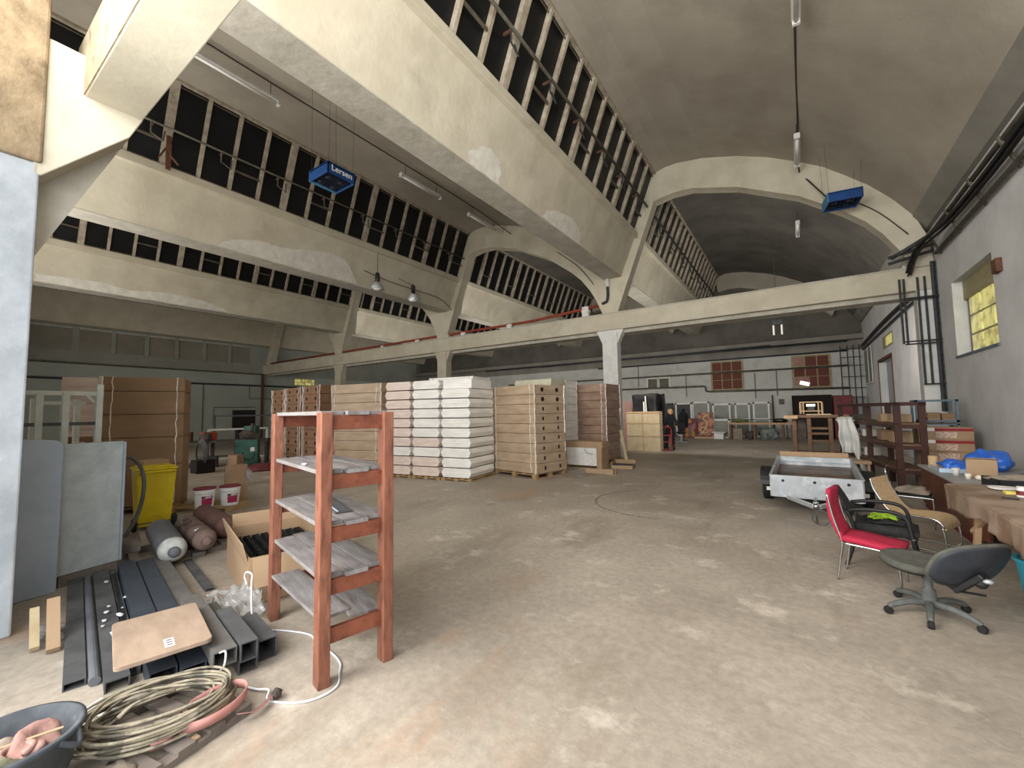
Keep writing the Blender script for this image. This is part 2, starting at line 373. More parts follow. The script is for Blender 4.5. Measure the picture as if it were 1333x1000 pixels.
    # gable infill on the back wall above beam level
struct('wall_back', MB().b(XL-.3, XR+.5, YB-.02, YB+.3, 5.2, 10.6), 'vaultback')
for i in range(3):
    # the gusset where two arches meet above a column
    d = -PX*i
    struct('gusset', MB().prism([(-5.77+d, 5.2), (-5.23+d, 5.2), (-4.56+d, 7.0), (-5.05+d, 7.2), (-5.68+d, 6.75), (-6.3+d, 6.4), (-6.02+d, 5.77)], 'y', YD-.012, YD+.43), 'plaster')
beam = struct('transverse_beam', MB().b(XL, XR, YD, YD+.42, 4.62, 5.22), 'plaster', bevel=.012)
struct('beam_ledge', MB().b(XL, XR, YD-.02, YD+.44, 5.215, 5.25), 'under')
struct('beam_ledge', MB().b(XL, XR, YD+.2, YD+.75, 4.5, 4.62), 'under')
for i in range(3):
    cx = -5.6-PX*i
    c = MB().b(cx-.25, cx+.31, YD+.02, YD+.40, 0, 4.55)
    c.prism([(cx-.48, 4.62), (cx-.25, 4.12), (cx+.31, 4.12), (cx+.55, 4.62)], 'y', YD+.06, YD+.36)
    struct('column', c, 'white' if i == 0 else 'plaster', bevel=.01)
struct('column', MB().b(2.62, 3.0, YD+.02, YD+.42, 0, 4.62), 'white', bevel=.01)
# walls
struct('wall_left', MB().b(XL-.3, XL, YF, YB, 0, 8.2), 'walll')
# niches of bricked-up windows, ledge and pipes on the left wall
k = 1
nm = MB()
for (a, b_) in ((3.3, 5.0), (5.28, 6.5), (6.73, 7.93), (8.15, 9.35), (9.58, 10.8), (11.03, 12.22), (12.45, 13.6)):
    nm = MB().b(XL, XL+.03, a, b_, 5.3, 6.45)
    struct('trim_%d' % (k+1), nm, 'niche'); k += 1
    struct('trim_%d' % (k+20), MB().b(XL, XL+.14, a-.03, b_+.03, 6.4, 6.5), 'under')
for j, yy in enumerate((6.6, 8.04, 9.46, 10.9, 12.33)):
    struct('trim_%d' % (40+j), MB().b(XL, XL+.1, yy-.1, yy+.1, 5.2, 6.5), 'walll')
struct('trim_50', MB().b(XL, XL+.08, YF, YD, 4.56, 4.66), 'pipe')
struct('wall_left_lower', MB().b(XL, XL+.04, YF, YB, 0, 4.56), mat('wall_left_low', '#a2aaa2', '#b2b8b0', scale=.6, rough=.9))
w = MB().b(XL+.02, XL+.08, 16.7, 18.3, 3.95, 4.45)
o = struct('window_20', w, 'yframe')
gl = MB()
for j in range(6):
    for q in range(2): gl.b(XL+.07, XL+.1, 16.75+j*.26, 16.97+j*.26, 3.98+q*.24, 4.18+q*.24)
obj('glass_pane', gl, 'yglass', o)
# back wall: white lower part and grey band
struct('wall_back', MB().b(XL, XR, YB, YB+.3, 0, 5.3), 'wallb')
struct('trim_51', MB().b(XL, XR, YB-.03, YB, 4.78, 5.35), 'banddk')
struct('trim_52', MB().b(XL, XR, YB-.6, YB, 5.3, 5.55), 'banddk')
for j, (x0, x1, z0, z1) in enumerate(((-4.43, -2.76, 2.9, 4.58), (-.16, 1.5, 2.85, 4.58))):
    o = struct('window_%d' % (21+j), MB().b(x0-.08, x1+.08, YB-.04, YB-.005, z0-.08, z1+.08), 'yframe')
    s = MB()
    for q in range(3):
        for r in range(3):
            if j == 1 and q == 0 and r in (0, 2): continue
            s.b(x0+.03+q*(x1-x0)/3, x0-.03+(q+1)*(x1-x0)/3, YB-.07, YB-.035, z0+.02+r*(z1-z0)/3, z0-.01+(r+1)*(z1-z0)/3)
    obj('shutter', s, 'shutter', o)
    if j == 1:
        obj('board', MB().b(x0+.02, x0+.75, YB-.08, YB-.04, z0+.1, z0+.55).b(x0+.04, x0+.5, YB-.08, YB-.04, z1-.5, z1-.04), 'ragpink', o)
        obj('glass_pane', MB().box((x0+.5, YB-.09, z0+.2), (.45, .02, .2), (0, .3, 0)), mat('bright_pane', '#ffffff', emit=1.2), o)
for j, (x0, x1) in enumerate(((-8.45, -7.85), (-7.68, -7.08))):
    o = struct('window_%d' % (24+j), MB().b(x0-.1, x1+.1, YB-.05, YB-.005, 3.05, 3.88), 'white')
    obj('glass_pane', MB().b(x0, x1, YB-.07, YB-.04, 3.15, 3.78), mat('olive_glass', '#4c4a36', '#5c5a44', scale=3, rough=.5), o)
# right wall with window, door, transom
WZ0, WZ1, WY0, WY1 = 2.79, 4.45, 11.0, 13.35
rw = MB()
rw.b(XR, XR+.5, YF-2, WY0, 0, 8.5).b(XR, XR+.5, WY1, 21.2, 0, 8.5).b(XR, XR+.5, WY0, WY1, 0, WZ0).b(XR, XR+.5, WY0, WY1, WZ1, 8.5)
rw.b(XR, XR+.5, 21.2, 24.3, 3.6, 8.5).b(XR, XR+.5, 24.3, YB+.3, 0, 8.5)
struct('wall_right', rw, 'wallr')
o = struct('window_10', MB().b(XR+.22, XR+.30, WY0, WY1, WZ0, WZ1), 'winglass')
obj('blind_panel', MB().b(XR+.16, XR+.22, WY0, WY1, 4.02, WZ1), 'yframe', o)
gl = MB(); fr = MB()
for q in range(3):
    for r in range(3):
        y0 = WY0+.06+q*.72; z0 = WZ0+.05+r*.41
        gl.b(XR+.19, XR+.23, y0, y0+.62, z0, z0+.36)
obj('glass_pane', gl, 'yglass', o)
obj('window_sill', MB().b(XR-.03, XR+.2, WY0-.05, WY1+.05, WZ0-.05, WZ0), 'bluerack', o)
obj('window_reveal', MB().b(XR-.01, XR+.2, WY1-.02, WY1+.02, WZ0, WZ1), 'white', o)
o = struct('door_1', MB().b(XR+.25, XR+.32, 21.2, 24.3, 0, 3.6), mat('door_pale', '#a3acb2', '#959ea4', scale=2, rough=.6))
obj('door_frame', MB().b(XR-.02, XR+.06, 21.08, 21.2, 0, 3.66).b(XR-.02, XR+.06, 24.3, 24.42, 0, 3.66).b(XR-.02, XR+.06, 21.08, 24.42, 3.6, 3.72), 'shutter', o)
o = struct('window_11', MB().b(XR-.02, XR, 20.6, 22.8, 4.02, 4.5), 'yframe')
obj('glass_pane', MB().b(XR-.03, XR-.015, 20.75, 22.0, 4.08, 4.42), 'yglass', o)
o = struct('window_12', MB().b(XR-.04, XR, 26.0, 28.4, 2.9, 4.55), 'winglass')
obj('window_frame', MB().b(XR-.06, XR-.03, 25.9, 26.05, 2.85, 4.6).b(XR-.06, XR-.03, 27.1, 27.2, 2.85, 4.6).b(XR-.06, XR-.03, 25.9, 28.5, 2.82, 2.9), 'white', o)
tag(obj('switch_box', MB().b(XR-.08, XR, 10.55, 10.78, 3.98, 4.22), 'rust', bevel=.01), 'small rusty electrical box on the wall beside the yellow window', 'switch box')
# entrance pier and front wall
struct('wall_front', MB().b(-5.9, -5.2, -2, .59, 0, 3.86), 'pier', bevel=.015)
struct('wall_front', MB().b(-5.95, -5.17, -2, .60, 3.86, 8.2), 'rawcon', bevel=.02)
struct('wall_front', MB().b(XL, -5.9, -.7, -.3, 0, 10.2), 'walll')  # unseen stretch of wall, added to keep light off the left side
hm = MB().prism([(.55, 3.76), (.6, 3.76), (1.15, 4.40), (1.24, 4.62), (1.24, 5.22), (.83, 5.22), (.83, 5.0), (.55, 5.0)], 'x', -5.55, -5.2)
struct('haunch', hm, 'plaster', bevel=.01)
struct('haunch', MB().prism([(.5, 3.05), (.6, 3.08), (1.15, 4.4), (.5, 4.4)], 'x', -5.9, -5.5), 'under')
struct('transverse_beam', MB().b(-5.5, XR, .83, 1.24, 4.62, 5.22), 'plaster', bevel=.012)
struct('beam_ledge', MB().b(-5.49, XR, .822, .84, 4.625, 5.22), 'beamface')
# ---------------------------------------------------------------- floor material
def floor_mat():
    m = bpy.data.materials.new('concrete_floor'); m.use_nodes = True; nt = m.node_tree; N = nt.nodes; L = nt.links; b = N['Principled BSDF']
    tc = N.new('ShaderNodeTexCoord')
    def nz(s, d=8, r=.6, st=(1, 1, 1)):
        mp = N.new('ShaderNodeMapping'); mp.inputs['Scale'].default_value = st; L.new(tc.outputs['Object'], mp.inputs[0])
        n = N.new('ShaderNodeTexNoise'); n.inputs['Scale'].default_value = s; n.inputs['Detail'].default_value = d; n.inputs['Roughness'].default_value = r
        L.new(mp.outputs[0], n.inputs['Vector']); return n.outputs['Fac']
    def ramp(f, a, ca, c, cc):
        r = N.new('ShaderNodeValToRGB'); e = r.color_ramp.elements; e[0].position = a; e[0].color = ca; e[1].position = c; e[1].color = cc; L.new(f, r.inputs[0]); return r.outputs[0]
    def mix(f, a, bb, t='MIX'):
        x = N.new('ShaderNodeMix'); x.data_type = 'RGBA'; x.blend_type = t
        if isinstance(f, float): x.inputs[0].default_value = f
        else: L.new(f, x.inputs[0])
        for i, v in ((6, a), (7, bb)):
            if isinstance(v, tuple): x.inputs[i].default_value = v
            else: L.new(v, x.inputs[i])
        return x.outputs[2]
    W = (1, 1, 1, 1); K = (0, 0, 0, 1)
    base = ramp(nz(.55), .35, lin('#978d80'), .65, lin('#b3a99b'))
    fine = ramp(nz(14, 10, .7), .3, lin('#747474'), .7, lin('#d8d8d8'))
    c = mix(.35, base, fine, 'OVERLAY')
    c = mix(ramp(nz(.9, 9, .65, (1, .35, 1)), .54, K, .72, W), c, lin('#857969'))
    c = mix(ramp(nz(1.6, 9, .7), .56, K, .72, W), c, lin('#cfc6b9'))
    c = mix(ramp(nz(.45, 9, .7, (1, .5, 1)), .58, K, .78, W), c, lin('#ab8465'))
    L.new(c, b.inputs['Base Color'])
    L.new(ramp(nz(1.1), .3, (.42,)*3+(1,), .7, (.72,)*3+(1,)), b.inputs['Roughness']); b.inputs['Specular IOR Level'].default_value = .35
    bp = N.new('ShaderNodeBump'); bp.inputs['Strength'].default_value = .12; bp.inputs['Distance'].default_value = .02; L.new(nz(30), bp.inputs['Height']); L.new(bp.outputs[0], b.inputs['Normal'])
    return m
floor.data.materials[0] = floor_mat()
# ---------------------------------------------------------------- under the roof
def fluor(x, y0, y1, z, label, m='lampw', grp='tube lights hung lengthwise under the vaults'):
    t = thing('fluorescent_light', label, 'ceiling light', (x, (y0+y1)/2, z), group=grp); h = (y1-y0)/2
    obj('housing', MB().b(-.07, .07, -h, h, .03, .10), m, t, bevel=.01)
    obj('tube', MB().tube([(0, -h+.03, 0), (0, h-.03, 0)], .035, 10), 'tube', t, smooth=True)
    for s in (-1, 1):
        obj('end_cap', MB().b(-.06, .06, s*h-.03, s*h+.03, -.04, .10), 'lampw', t)
        obj('hanger_wire', MB().tube([(0, s*h*.8, .1), (0, s*h*.8, .45)], .008, 5), 'greycable', t)
fluor(-10.3, 3.1, 5.0, 9.42, 'nearest long tube light, under the left vault beside the big roof windows')
fluor(-10.3, 8.9, 10.7, 9.42, 'middle tube light of the left vault, right of the hanging blue heater')
fluor(-10.3, 12.3, 14.1, 9.42, 'tube light just before the white arch of the left vault')
fluor(.3, 12.4, 13.9, 8.45, 'tube light on the right vault, above the blue heater by the arch')
fluor(.3, 6.8, 8.6, 8.45, 'tube light on the right vault at the top edge of the picture')
fluor(.3, 18.2, 19.6, 8.4, 'distant tube light inside the dark vault beyond the big arch')
def zc(x):   # height of the vault skin above x
    x = x+PX*round(max(0, (2.7-x))//PX)
    for a, b_ in zip(ARC, ARC[1:]):
        if a[0] <= x <= b_[0]: return a[1]+(b_[1]-a[1])*(x-a[0])/(b_[0]-a[0])
    return 8
def wire(name, pts, r, label, cat='cable', m='greycable', grp=None):
    return tag(obj(name, MB().tube(spline(pts, 4), r, 6), m, smooth=True), label, cat, grp)
wire('ceiling_cable', [(-10.0, 1.5, 9.64), (-10.0, 4.8, 9.62), (-9.9, 6, 9.55), (-9.95, 9, 9.6), (-9.85, 12, 9.5), (-9.8, YD-.02, 9.3)], .018, 'thin dark cable running along the left vault beside its tube lights')
wire('ceiling_cable', [(.3, -.4, 8.84), (.3, 3, 8.85), (.31, 6, 8.85), (.3, 9.5, 8.86), (.33, 12, 8.84), (.35, YD-.05, 8.55), (.55, YD-.04, 8.2), (1.0, 14.2, 7.35)], .02, 'brown cable running down the crown of the right vault to the blue heater')
wire('ceiling_cable', [(-7.6, YD-.02, 8.0), (-6.7, YD-.03, 7.2), (-6.1, YD-.03, 6.4)], .014, 'thin wire sagging across the white arch of the left vault')
wire('ceiling_cable', [(1.4, YD-.02, 7.4), (2.0, YD-.02, 6.85), (2.55, YD-.03, 6.1)], .014, 'thin wire following the right shoulder of the big white arch')
def heater(x, y, z, label, rz, txt):
    t = thing('hanging_heater', label, 'heater', (x, y, z), rz, 'blue gas heaters hung from the vaults')
    obj('casing', MB().b(-.36, .36, -.34, -.31, 0, .24).b(-.36, .36, .31, .34, 0, .24).b(.33, .36, -.34, .34, 0, .24).b(-.36, .36, -.34, .34, .2, .25), 'hblue', t, bevel=.006)
    obj('side_panel', MB().b(-.37, -.34, -.34, .34, 0, .25), 'hlblue', t, bevel=.004)
    g = MB()
    for q in range(8): g.tube([(-.3+q*.085, -.3, .05), (-.3+q*.085, .3, .05)], .022, 6)
    for q in range(4): g.lathe([(.05, .0), (.075, .02), (.075, .05), (.04, .06)], 10, at=(-.2+(q % 2)*.3, -.15+(q//2)*.3, .0))
    obj('burner', g, 'hgrille', t)
    for sx in (-.33, .33):
        for sy in (-.3, .3):
            top = zc(x+sx)-z-.02
            obj('suspension_wire', MB().tube([(sx, sy, .2), (sx*1.1, sy, top)], .003, 5), 'greycable', t)
    if txt == 'x': text('Lersen', .19, 'textw', t, (.365, 0, .13), (PI/2, 0, PI/2))
    return t
heater(-8.5, 5.35, 6.95, 'blue box heater with white lettering, hung on wires under the left vault', 0, 'x')
heater(1.2, 13.65, 6.95, 'blue box heater hung before the right shoulder of the big white arch', 8, '')
# opener rods along the roof windows
for i, lab in ((0, 'dark opener rod with bent cranks along the right row of roof windows'), (1, 'dark opener rod with bent cranks along the left row of roof windows')):
    d = -PX*i; t = thing('window_opener_rod', lab, 'window opener', (0, 0, 0), group='opener rods of the roof windows')
    xo = -4.0+d; zo = 8.75
    obj('rod', MB().tube([(xo, YF+.2, zo), (xo, YD-.1, zo)], .028 if i else .035, 8), 'pipe', t, smooth=True)
    for q in range(8 if i else 9):
        y = 3.1+q*1.47
        obj('crank', MB().tube([(xo, y, zo), (xo-.02, y, zo-.28), (xo-.02, y+.24, zo-.38), (xo-.14, y+.3, zo-.05)], .018, 6), 'pipe' if i else 'pipedk', t)
        obj('bracket', MB().bar((xo, y+.05, zo), (xo-.22, y+.05, zo), .04, .04), 'rust', t)
t = thing('window_opener_rod', 'opener rod seen through the big arch along the far dark roof windows', 'window opener', group='opener rods of the roof windows')
obj('rod', MB().tube([(-4.0, YD+.5, 8.75), (-4.0, YB-1, 8.75)], .035, 8), 'pipedk', t)
for q in range(6): obj('crank', MB().tube([(-4.0, 16+q*1.8, 8.75), (-4.02, 16+q*1.8, 8.4), (-3.98, 16.3+q*1.8, 8.3)], .025, 6), 'pipedk', t)
t = thing('window_latch', 'rusty iron latch hanging on the nearest thick mullion of the left roof windows', 'latch', (-12.55, 3.5, 8.3))
obj('plate', MB().b(-.03, .03, -.05, .05, -.5, .35), 'rust', t); obj('lever', MB().bar((0, 0, -.1), (.1, .18, -.35), .04).bar((0, -.02, .1), (.06, -.2, -.3), .03), 'rust', t)
# pendant lamps by the left gutter beam
for (y, r, lab) in ((9.9, 0, 'bell-shaped pendant lamp with black neck hanging before the left gutter beam'), (11.7, 1, 'smaller pendant lamp tilted sideways, right of the bell-shaped one')):
    t = thing('pendant_lamp', lab, 'pendant lamp', (-12.75, y, 6.35), group='pendant lamps by the left gutter beam', rot=(.5*r, .5*r, 0))
    obj('lamp_shade', MB().lathe([(.24, 0), (.24, .03), (.17, .16), (.08, .26), (.06, .28)], 20), 'galv', t, smooth=True)
    obj('bulb', MB().ball((0, 0, .02), .16, 14, (1, 1, .5)), 'tube', t, smooth=True)
    obj('neck', MB().lathe([(.07, .27), (.085, .3), (.085, .55), (.05, .62)], 12), 'black', t, smooth=True)
    if not r: obj('cord', MB().tube([(0, 0, .6), (0, .02, 1.4)], .01, 5), 'cable', t)
    else: obj('cord', MB().tube(spline([(0, 0, .6), (-.1, -.3, .8), (-.2, -.5, .95)], 4), .01, 5), 'cable', t)
wire('lamp_cable', [(-13.0, 9.5, 7.0), (-12.95, 10.6, 6.86), (-12.95, 12, 6.83), (-13.0, 13.5, 6.8), (-13.2, YD-.05, 6.5)], .014, 'thin cable clipped along the side of the left gutter beam')
t = thing('pendant_lamp', 'small twin-tube lamp under the dark ceiling beyond the cross beam', 'ceiling light', (-.55, 20, 4.75))
obj('base', MB().b(-.18, .18, -.1, .1, .3, .5), 'pipedk', t); obj('tube', MB().tube([(-.14, 0, -.1), (-.14, 0, .32)], .035, 8), 'tube', t); obj('tube', MB().tube([(.14, 0, -.1), (.14, 0, .32)], .035, 8), 'tube', t)
obj('suspension_wire', MB().tube([(0, 0, .5), (0, 0, 3.8)], .01, 5), 'greycable', t)
# rust-red pipe on the cross beam
t = thing('water_pipe', 'rust-red pipe lying on white blocks along the top of the cross beam', 'pipe')
obj('pipe_run', MB().tube([(-5.75, 14.62, 5.62), (-9, 14.62, 5.42), (-15, 14.62, 5.4), (-22, 14.62, 5.36), (-30.5, 14.62, 5.34)], .055, 10), 'redpipe', t, smooth=True)
obj('pipe_elbow', MB().tube(spline([(-5.78, 14.46, 5.62), (-5.6, 14.44, 5.68), (-5.55, 14.44, 5.9), (-5.55, 14.44, 6.2)], 4), .05, 10), 'pipedk', t, smooth=True)
obj('pipe_collar', MB().lathe([(.07, 0), (.07, .34)], 12, at=(-5.55, 14.43, 6.2)), 'lampw', t, smooth=True)
for j, (x, h, w) in enumerate(((-6.5, .40, .26), (-10.0, .19, .24), (-12.6, .15, .22), (-13.6, .15, .22), (-15.6, .14, .24), (-18.3, .12, .2), (-22.2, .12, .2))):
    tag(obj('support_block', MB().b(x-w/2, x+w/2, 14.52, 14.72, 5.26, 5.26+h-.02).b(x-w/2-.02, x+w/2+.02, 14.51, 14.73, 5.27+h*.35, 5.27+h*.6), 'foam', bevel=.01),
        ['tall white block under the red pipe, next to the nearest column', 'white block under the red pipe, second from the elbow', 'white block just right of where the left gutter beam meets the cross beam', 'white block just left of where the left gutter beam meets the cross beam', 'white block halfway to the second column under the red pipe', 'small white block under the far thin end of the red pipe', 'farthest small white block under the red pipe'][j], 'block', 'white blocks holding the red pipe')
tag(obj('down_pipe', MB().tube([(-30.9, 14.35, 0), (-30.9, 14.35, 4.6)], .09, 8), 'rust'), 'rusty drain pipe standing at the far left end of the cross beam', 'pipe')
# pipes on the left wall
wire('wall_pipe', [(XL+.12, 1, 3.78), (XL+.12, 8, 3.79), (XL+.12, 14, 3.80), (XL+.12, 20, 3.8)], .06, 'dark pipe running along the left wall behind the tall carton', 'pipe', 'pipedk')
t = thing('wall_conduit', 'thin conduits branching down the left wall above the machines', 'conduit')
for j, p in enumerate(([(9.2, 3.75), (9.2, 2.7), (8.0, 2.7)], [(10.9, 3.75), (10.9, .8)], [(13.6, 3.7), (13.6, 2.9), (16, 2.9)], [(11.5, 1.2), (11.5, 2.3), (14, 2.3)], [(7.0, 2.3), (8.6, 2.3), (8.6, .8)])):
    obj('conduit', MB().tube([(XL+.1, y, z) for y, z in p], .022, 6), 'pipe', t)
# pipes on the back wall
def wpipe(zs, x0, x1, r, lab, y=YB-.12, m='pipe', extra=None):
    pts = extra or [(x0, y, zs[0]), (x1, y, zs[1])]
    o = tag(obj('wall_pipe', MB().tube(pts, r, 8), m, smooth=True), lab, 'pipe', 'pipes along the back wall'); return o
wpipe((3.93, 3.93), -20, 2.3, .055, 'middle pipe on the back wall crossing both red shuttered windows')
wpipe(0, 0, 0, .06, 'lower pipe on the back wall, stepping down below the left red shutters', extra=[(-20, YB-.12, 3.16), (-5.0, YB-.12, 3.14), (-4.85, YB-.12, 3.12), (-4.8, YB-.12, 2.82), (-4.6, YB-.12, 2.79), (2.3, YB-.12, 2.72)])
wpipe((4.74, 4.74), -12, 2.3, .045, 'upper dark pipe on the back wall just above the red shutters', m='pipedk')
wpipe((5.2, 5.2), -22, 2.3, .05, 'topmost dark pipe under the grey band of the back wall', y=YB-.7, m='pipedk')
wpipe((4.62, 4.75), -14, -1, .04, 'pipe crossing the dark space right behind the cross beam', y=24, m='pipedk')
for j, (x, z) in enumerate(((-9.1, 4.2), (-6.0, 3.4), (-1.0, 3.3), (-2.1, 3.2))):
    tag(obj('wall_conduit', MB().tube([(x, YB-.05, z-.9), (x, YB-.05, z+.6)], .02, 6), 'pipe'), ['thin upright conduit left of the two small windows on the back wall', 'thin upright conduit right of the two small windows', 'thin upright conduit left of the right red shutters', 'thin upright conduit right of the left red shutters'][j], 'conduit', 'upright conduits on the back wall')
def pipe_ladder(name, lab, x, y, xs, z0, z1, rungs, ax='x'):
    t = thing(name, lab, 'pipes', (x, y, 0))
    for q in xs: obj('riser_pipe', MB().tube([(q, 0, z0[xs.index(q)] if isinstance(z0, list) else z0), (q, 0, z1)], .024, 8), 'pipedk', t)
    for z, a, b_ in rungs: obj('cross_rail', MB().tube([(a, -.05, z), (b_, -.05, z)], .02, 6), 'pipedk', t)
    return t
pipe_ladder('pipe_rack', 'dark ladder-like pipe rack in the far right corner', 2.0, YB-.25, [.0, .3, .55, .8], 1.3, 5.0, [(4.8, 0, .9), (4.35, 0, .9), (3.9, 0, .9), (3.3, 0, .95), (2.7, 0, .95), (2.2, 0, .9)])
t = pipe_ladder('pipe_rack', 'dark upright pipes with cross rails on the white column right of the trailer', 2.3, YD-.06, [.0, .08, .34, .47], [3.27, 3.27, 2.24, 2.24], 4.95, [(4.42, .05, .85), (4.38, .05, .85), (3.32, .02, .88), (3.25, .02, .88), (2.23, .3, .95)])
lad = MB()
for q in range(13): lad.tube([(.64, -.02, 1.9+q*.26), (.69, -.02, 1.9+q*.26)], .014, 5)
obj('riser_pipe', MB().tube([(.63, 0, 1.55), (.63, 0, 5.3)], .04, 8), 'pipedk', t); obj('riser_pipe', MB().tube([(.7, 0, 1.55), (.7, 0, 5.3)], .025, 8), 'pipedk', t); obj('rung_clips', lad, 'pipedk', t)
for z in (4.4, 3.3, 2.23): obj('bracket_end', MB().ball((.9, -.03, z), .06, 8, (1.3, .8, .9)), 'pipedk', t)
# pipes and cables along the right wall below the vault
t = thing('cable_tray', 'pair of pipes with brackets and black cables running along the right wall under the vault', 'cable tray', (2.85, 0, 5.5))
for dx, z in ((-.02, .32), (.06, -.15)): obj('rail', MB().tube([(dx, .2, z), (dx, YD-.6, z)], .045, 8), 'pipe', t, smooth=True)
for j, (a, z, r) in enumerate(((-.06, .12, .04), (-.0, .05, .03), (.03, .17, .025), (-.05, .02, .02))):
    obj('cable', MB().tube(spline([(a, .2, z), (a+.02, 4, z-.03), (a-.03, 7, z+.03), (a, 10, z-.02), (a-.02, 12.4, z), (a-.25, 13.7, z-.12), (a-.35, 14.3, z-.55)], 6), r, 6), 'cable' if j != 1 else 'greycable', t, smooth=True)
for q in range(10): obj('bracket', MB().bar((-.08, .8+q*1.45, .36), (.14, .8+q*1.45, -.2), .05, .04), 'pipe', t)
obj('pipe_bend', MB().tube(spline([(-.02, 13.9, .32), (-.3, 14.2, .2), (-.7, 14.35, .0)], 4), .05, 8).tube([(-.75, 14.3, .02), (.1, 14.3, .2)], .04, 8).tube([(-.75, 14.3, -.14), (.1, 14.3, .04)], .04, 8), 'pipedk', t)
tag(obj('cable_bundle', MB().tube(spline([(2.92, 15.4, 4.75), (2.92, 18, 4.95), (2.92, 22, 5.0), (2.92, 26, 4.95), (2.92, 28.6, 4.9)], 4), .07, 8).tube(spline([(2.94, 15.4, 4.6), (2.94, 18, 4.75), (2.94, 28.6, 4.7)], 4), .05, 6), 'cable'), 'dark cable bundle running under the ceiling towards the far right corner', 'cable')
# ---------------------------------------------------------------- pallets and wrapped loads
def pallet_mb(w, d, h=.13):
    m = MB()
    for q in range(5): m.b(q*(w-.1)/4, q*(w-.1)/4+.1, 0, d, h-.022, h)
    for q in range(3):
        y = q*(d-.1)/2
        m.b(0, w, y, y+.1, h-.045, h-.022)
        for r in range(3): m.b(r*(w-.14)/2, r*(w-.14)/2+.14, y, y+.1, .02, h-.045)
    for r in range(3): m.b(r*(w-.1)/2, r*(w-.1)/2+.1, 0, d, 0, .02)
    return m
def wavy(m, x, y, z0, z1, wd, seed):
    k = 22; rnd = random.Random(seed)
    pts = [(x+rnd.uniform(-.012, .012), y+rnd.uniform(-.012, .012), z0+(z1-z0)*q/k) for q in range(k+1)]
    m.tube(pts, [wd*rnd.uniform(.6, 1.5) for _ in pts], 6)
def load(label, loc, rz, w, d, n, lh, mm, front='plain', side='plain', pal=True, lean=0, strips=True, grp='film-wrapped pallet loads of brown cartons', seed=1, top=None, lay=None):
    t = thing('pallet_load', label, 'pallet load', (loc[0], loc[1], 0), rz, grp); rnd = random.Random(seed)
    z = .13 if pal else .02
    if pal: obj('pallet', pallet_mb(w, d), 'palw', t)
    else: obj('pallet', pallet_mb(w, d, .07), 'palw', t); z = .07
    z0 = z
    for k in range(n):
        h = lh; jx = rnd.uniform(-.012, .012)+lean*(.5-k/n); jy = rnd.uniform(-.01, .01)
        mk = mm if isinstance(mm, str) else mm[k % len(mm)]
        if lay == 'hex':
            e = .055
            c = MB().prism([(jx, z+h/2), (jx+e, z+.012), (jx+w-e, z+.012), (jx+w, z+h/2), (jx+w-e, z+h-.012), (jx+e, z+h-.012)], 'y', jy, jy+d)
            o = obj('carton', c, mk, t, bevel=.008)
            if rnd.random() < .6: obj('tape_fold', MB().b(jx+e, jx+w-e, jy-.004, jy, z+h*.42, z+h*.44), 'cartc', o)
        else:
            o = obj('carton', MB().b(jx, jx+w, jy, jy+d, z+.002, z+h-.004), mk, t, bevel=.012)
            for which, L in (('front', w), ('side', d)):
                f = front if which == 'front' else side
                if f == 'plain': continue
                for cc in ([L*.5] if f == 'hole' else [L*.27, L*.77]):
                    hm = MB()
                    if which == 'front': hm.lathe([(.055, 0), (.055, .012)], 12, at=(jx+cc, jy-.006, z+h*.5), axis=(0, 1, 0))
                    else: hm.b(jx+w-.003, jx+w+.004, cc-.03, cc+.03, z+h*.32, z+h*.68) if k < n-2 else hm.lathe([(.06, 0), (.06, .01)], 12, at=(jx+w-.004, cc, z+h*.5), axis=(1, 0, 0))
                    obj('hand_hole', hm, 'hole', o)
        z += h
    if strips:
        for q, (x, y) in enumerate(((.0, -.005), (w, -.005), (w, d), (.12, -.008), (w-.16, -.008))):
            s = MB(); wavy(s, x, y, z0, z, .014 if q < 3 else .008, seed*9+q)
            obj('film_edge' if q < 3 else 'strap', s, 'filmstrip', t)
    if top:
        obj('carton', MB().b(top[0], top[1], top[2], top[3], z, z+top[4]), top[5], t, bevel=.01)
    return t
C = ['cartp', 'cartp', 'cartw', 'cartp', 'cartp', 'cartp', 'cartp', 'cartp', 'cartp', 'cartp', 'cartp']
gW = 'film-wrapped pallet loads of white and pinkish cartons'
def at_local(o, rz, x, y): r = math.radians(rz); return (o[0]+x*math.cos(r)-y*math.sin(r), o[1]+x*math.sin(r)+y*math.cos(r))
O0 = (-9.42, 7.60); RZ = 9
load('left column of the big white carton stack, mostly pinkish layers, beside the brown loads', O0, RZ, .88, 1.25, 10, .25, C, pal=False, lay='hex', grp=gW, seed=3, strips=False)
load('middle column of the big white carton stack, white with a few pink layers', at_local(O0, RZ, .92, 0), RZ, .88, 1.25, 10, .25, ['cartp', 'cartp', 'cartw', 'cartp', 'cartw', 'cartw', 'cartw', 'cartw', 'cartw', 'cartw'], pal=False, lay='hex', grp=gW, seed=4, strips=False)
load('right column of the big white carton stack, all white on its front', at_local(O0, RZ, 1.84, 0), RZ, .88, 1.25, 9, .25, ['cartw'], pal=False, lay='hex', grp=gW, seed=5, strips=False, top=(0.0, .86, .1, 1.15, .24, 'cartw'))
def side_skin(o, rz, x, w_, z0, n, lh, mats_):
    pass
g0 = (-7.08, 9.42)
load('tall wavy brown pallet load with black hand holes, at the front right of the stacks', g0, -11, 1.58, 1.2, 9, .252, 'wrapc', side='holes', lean=.06, seed=6)
load('cloudy white film-wrapped load just behind the tall wavy brown one', (-7.35, 10.98), -2, 1.3, .88, 10, .255, 'cartc', pal=True, seed=7, grp=gW, strips=True)
load('cloudy white film-wrapped load third from the front behind the brown one', (-7.38, 11.9), -2, 1.3, .82, 10, .255, 'cartw', pal=True, seed=8, grp=gW, strips=True)
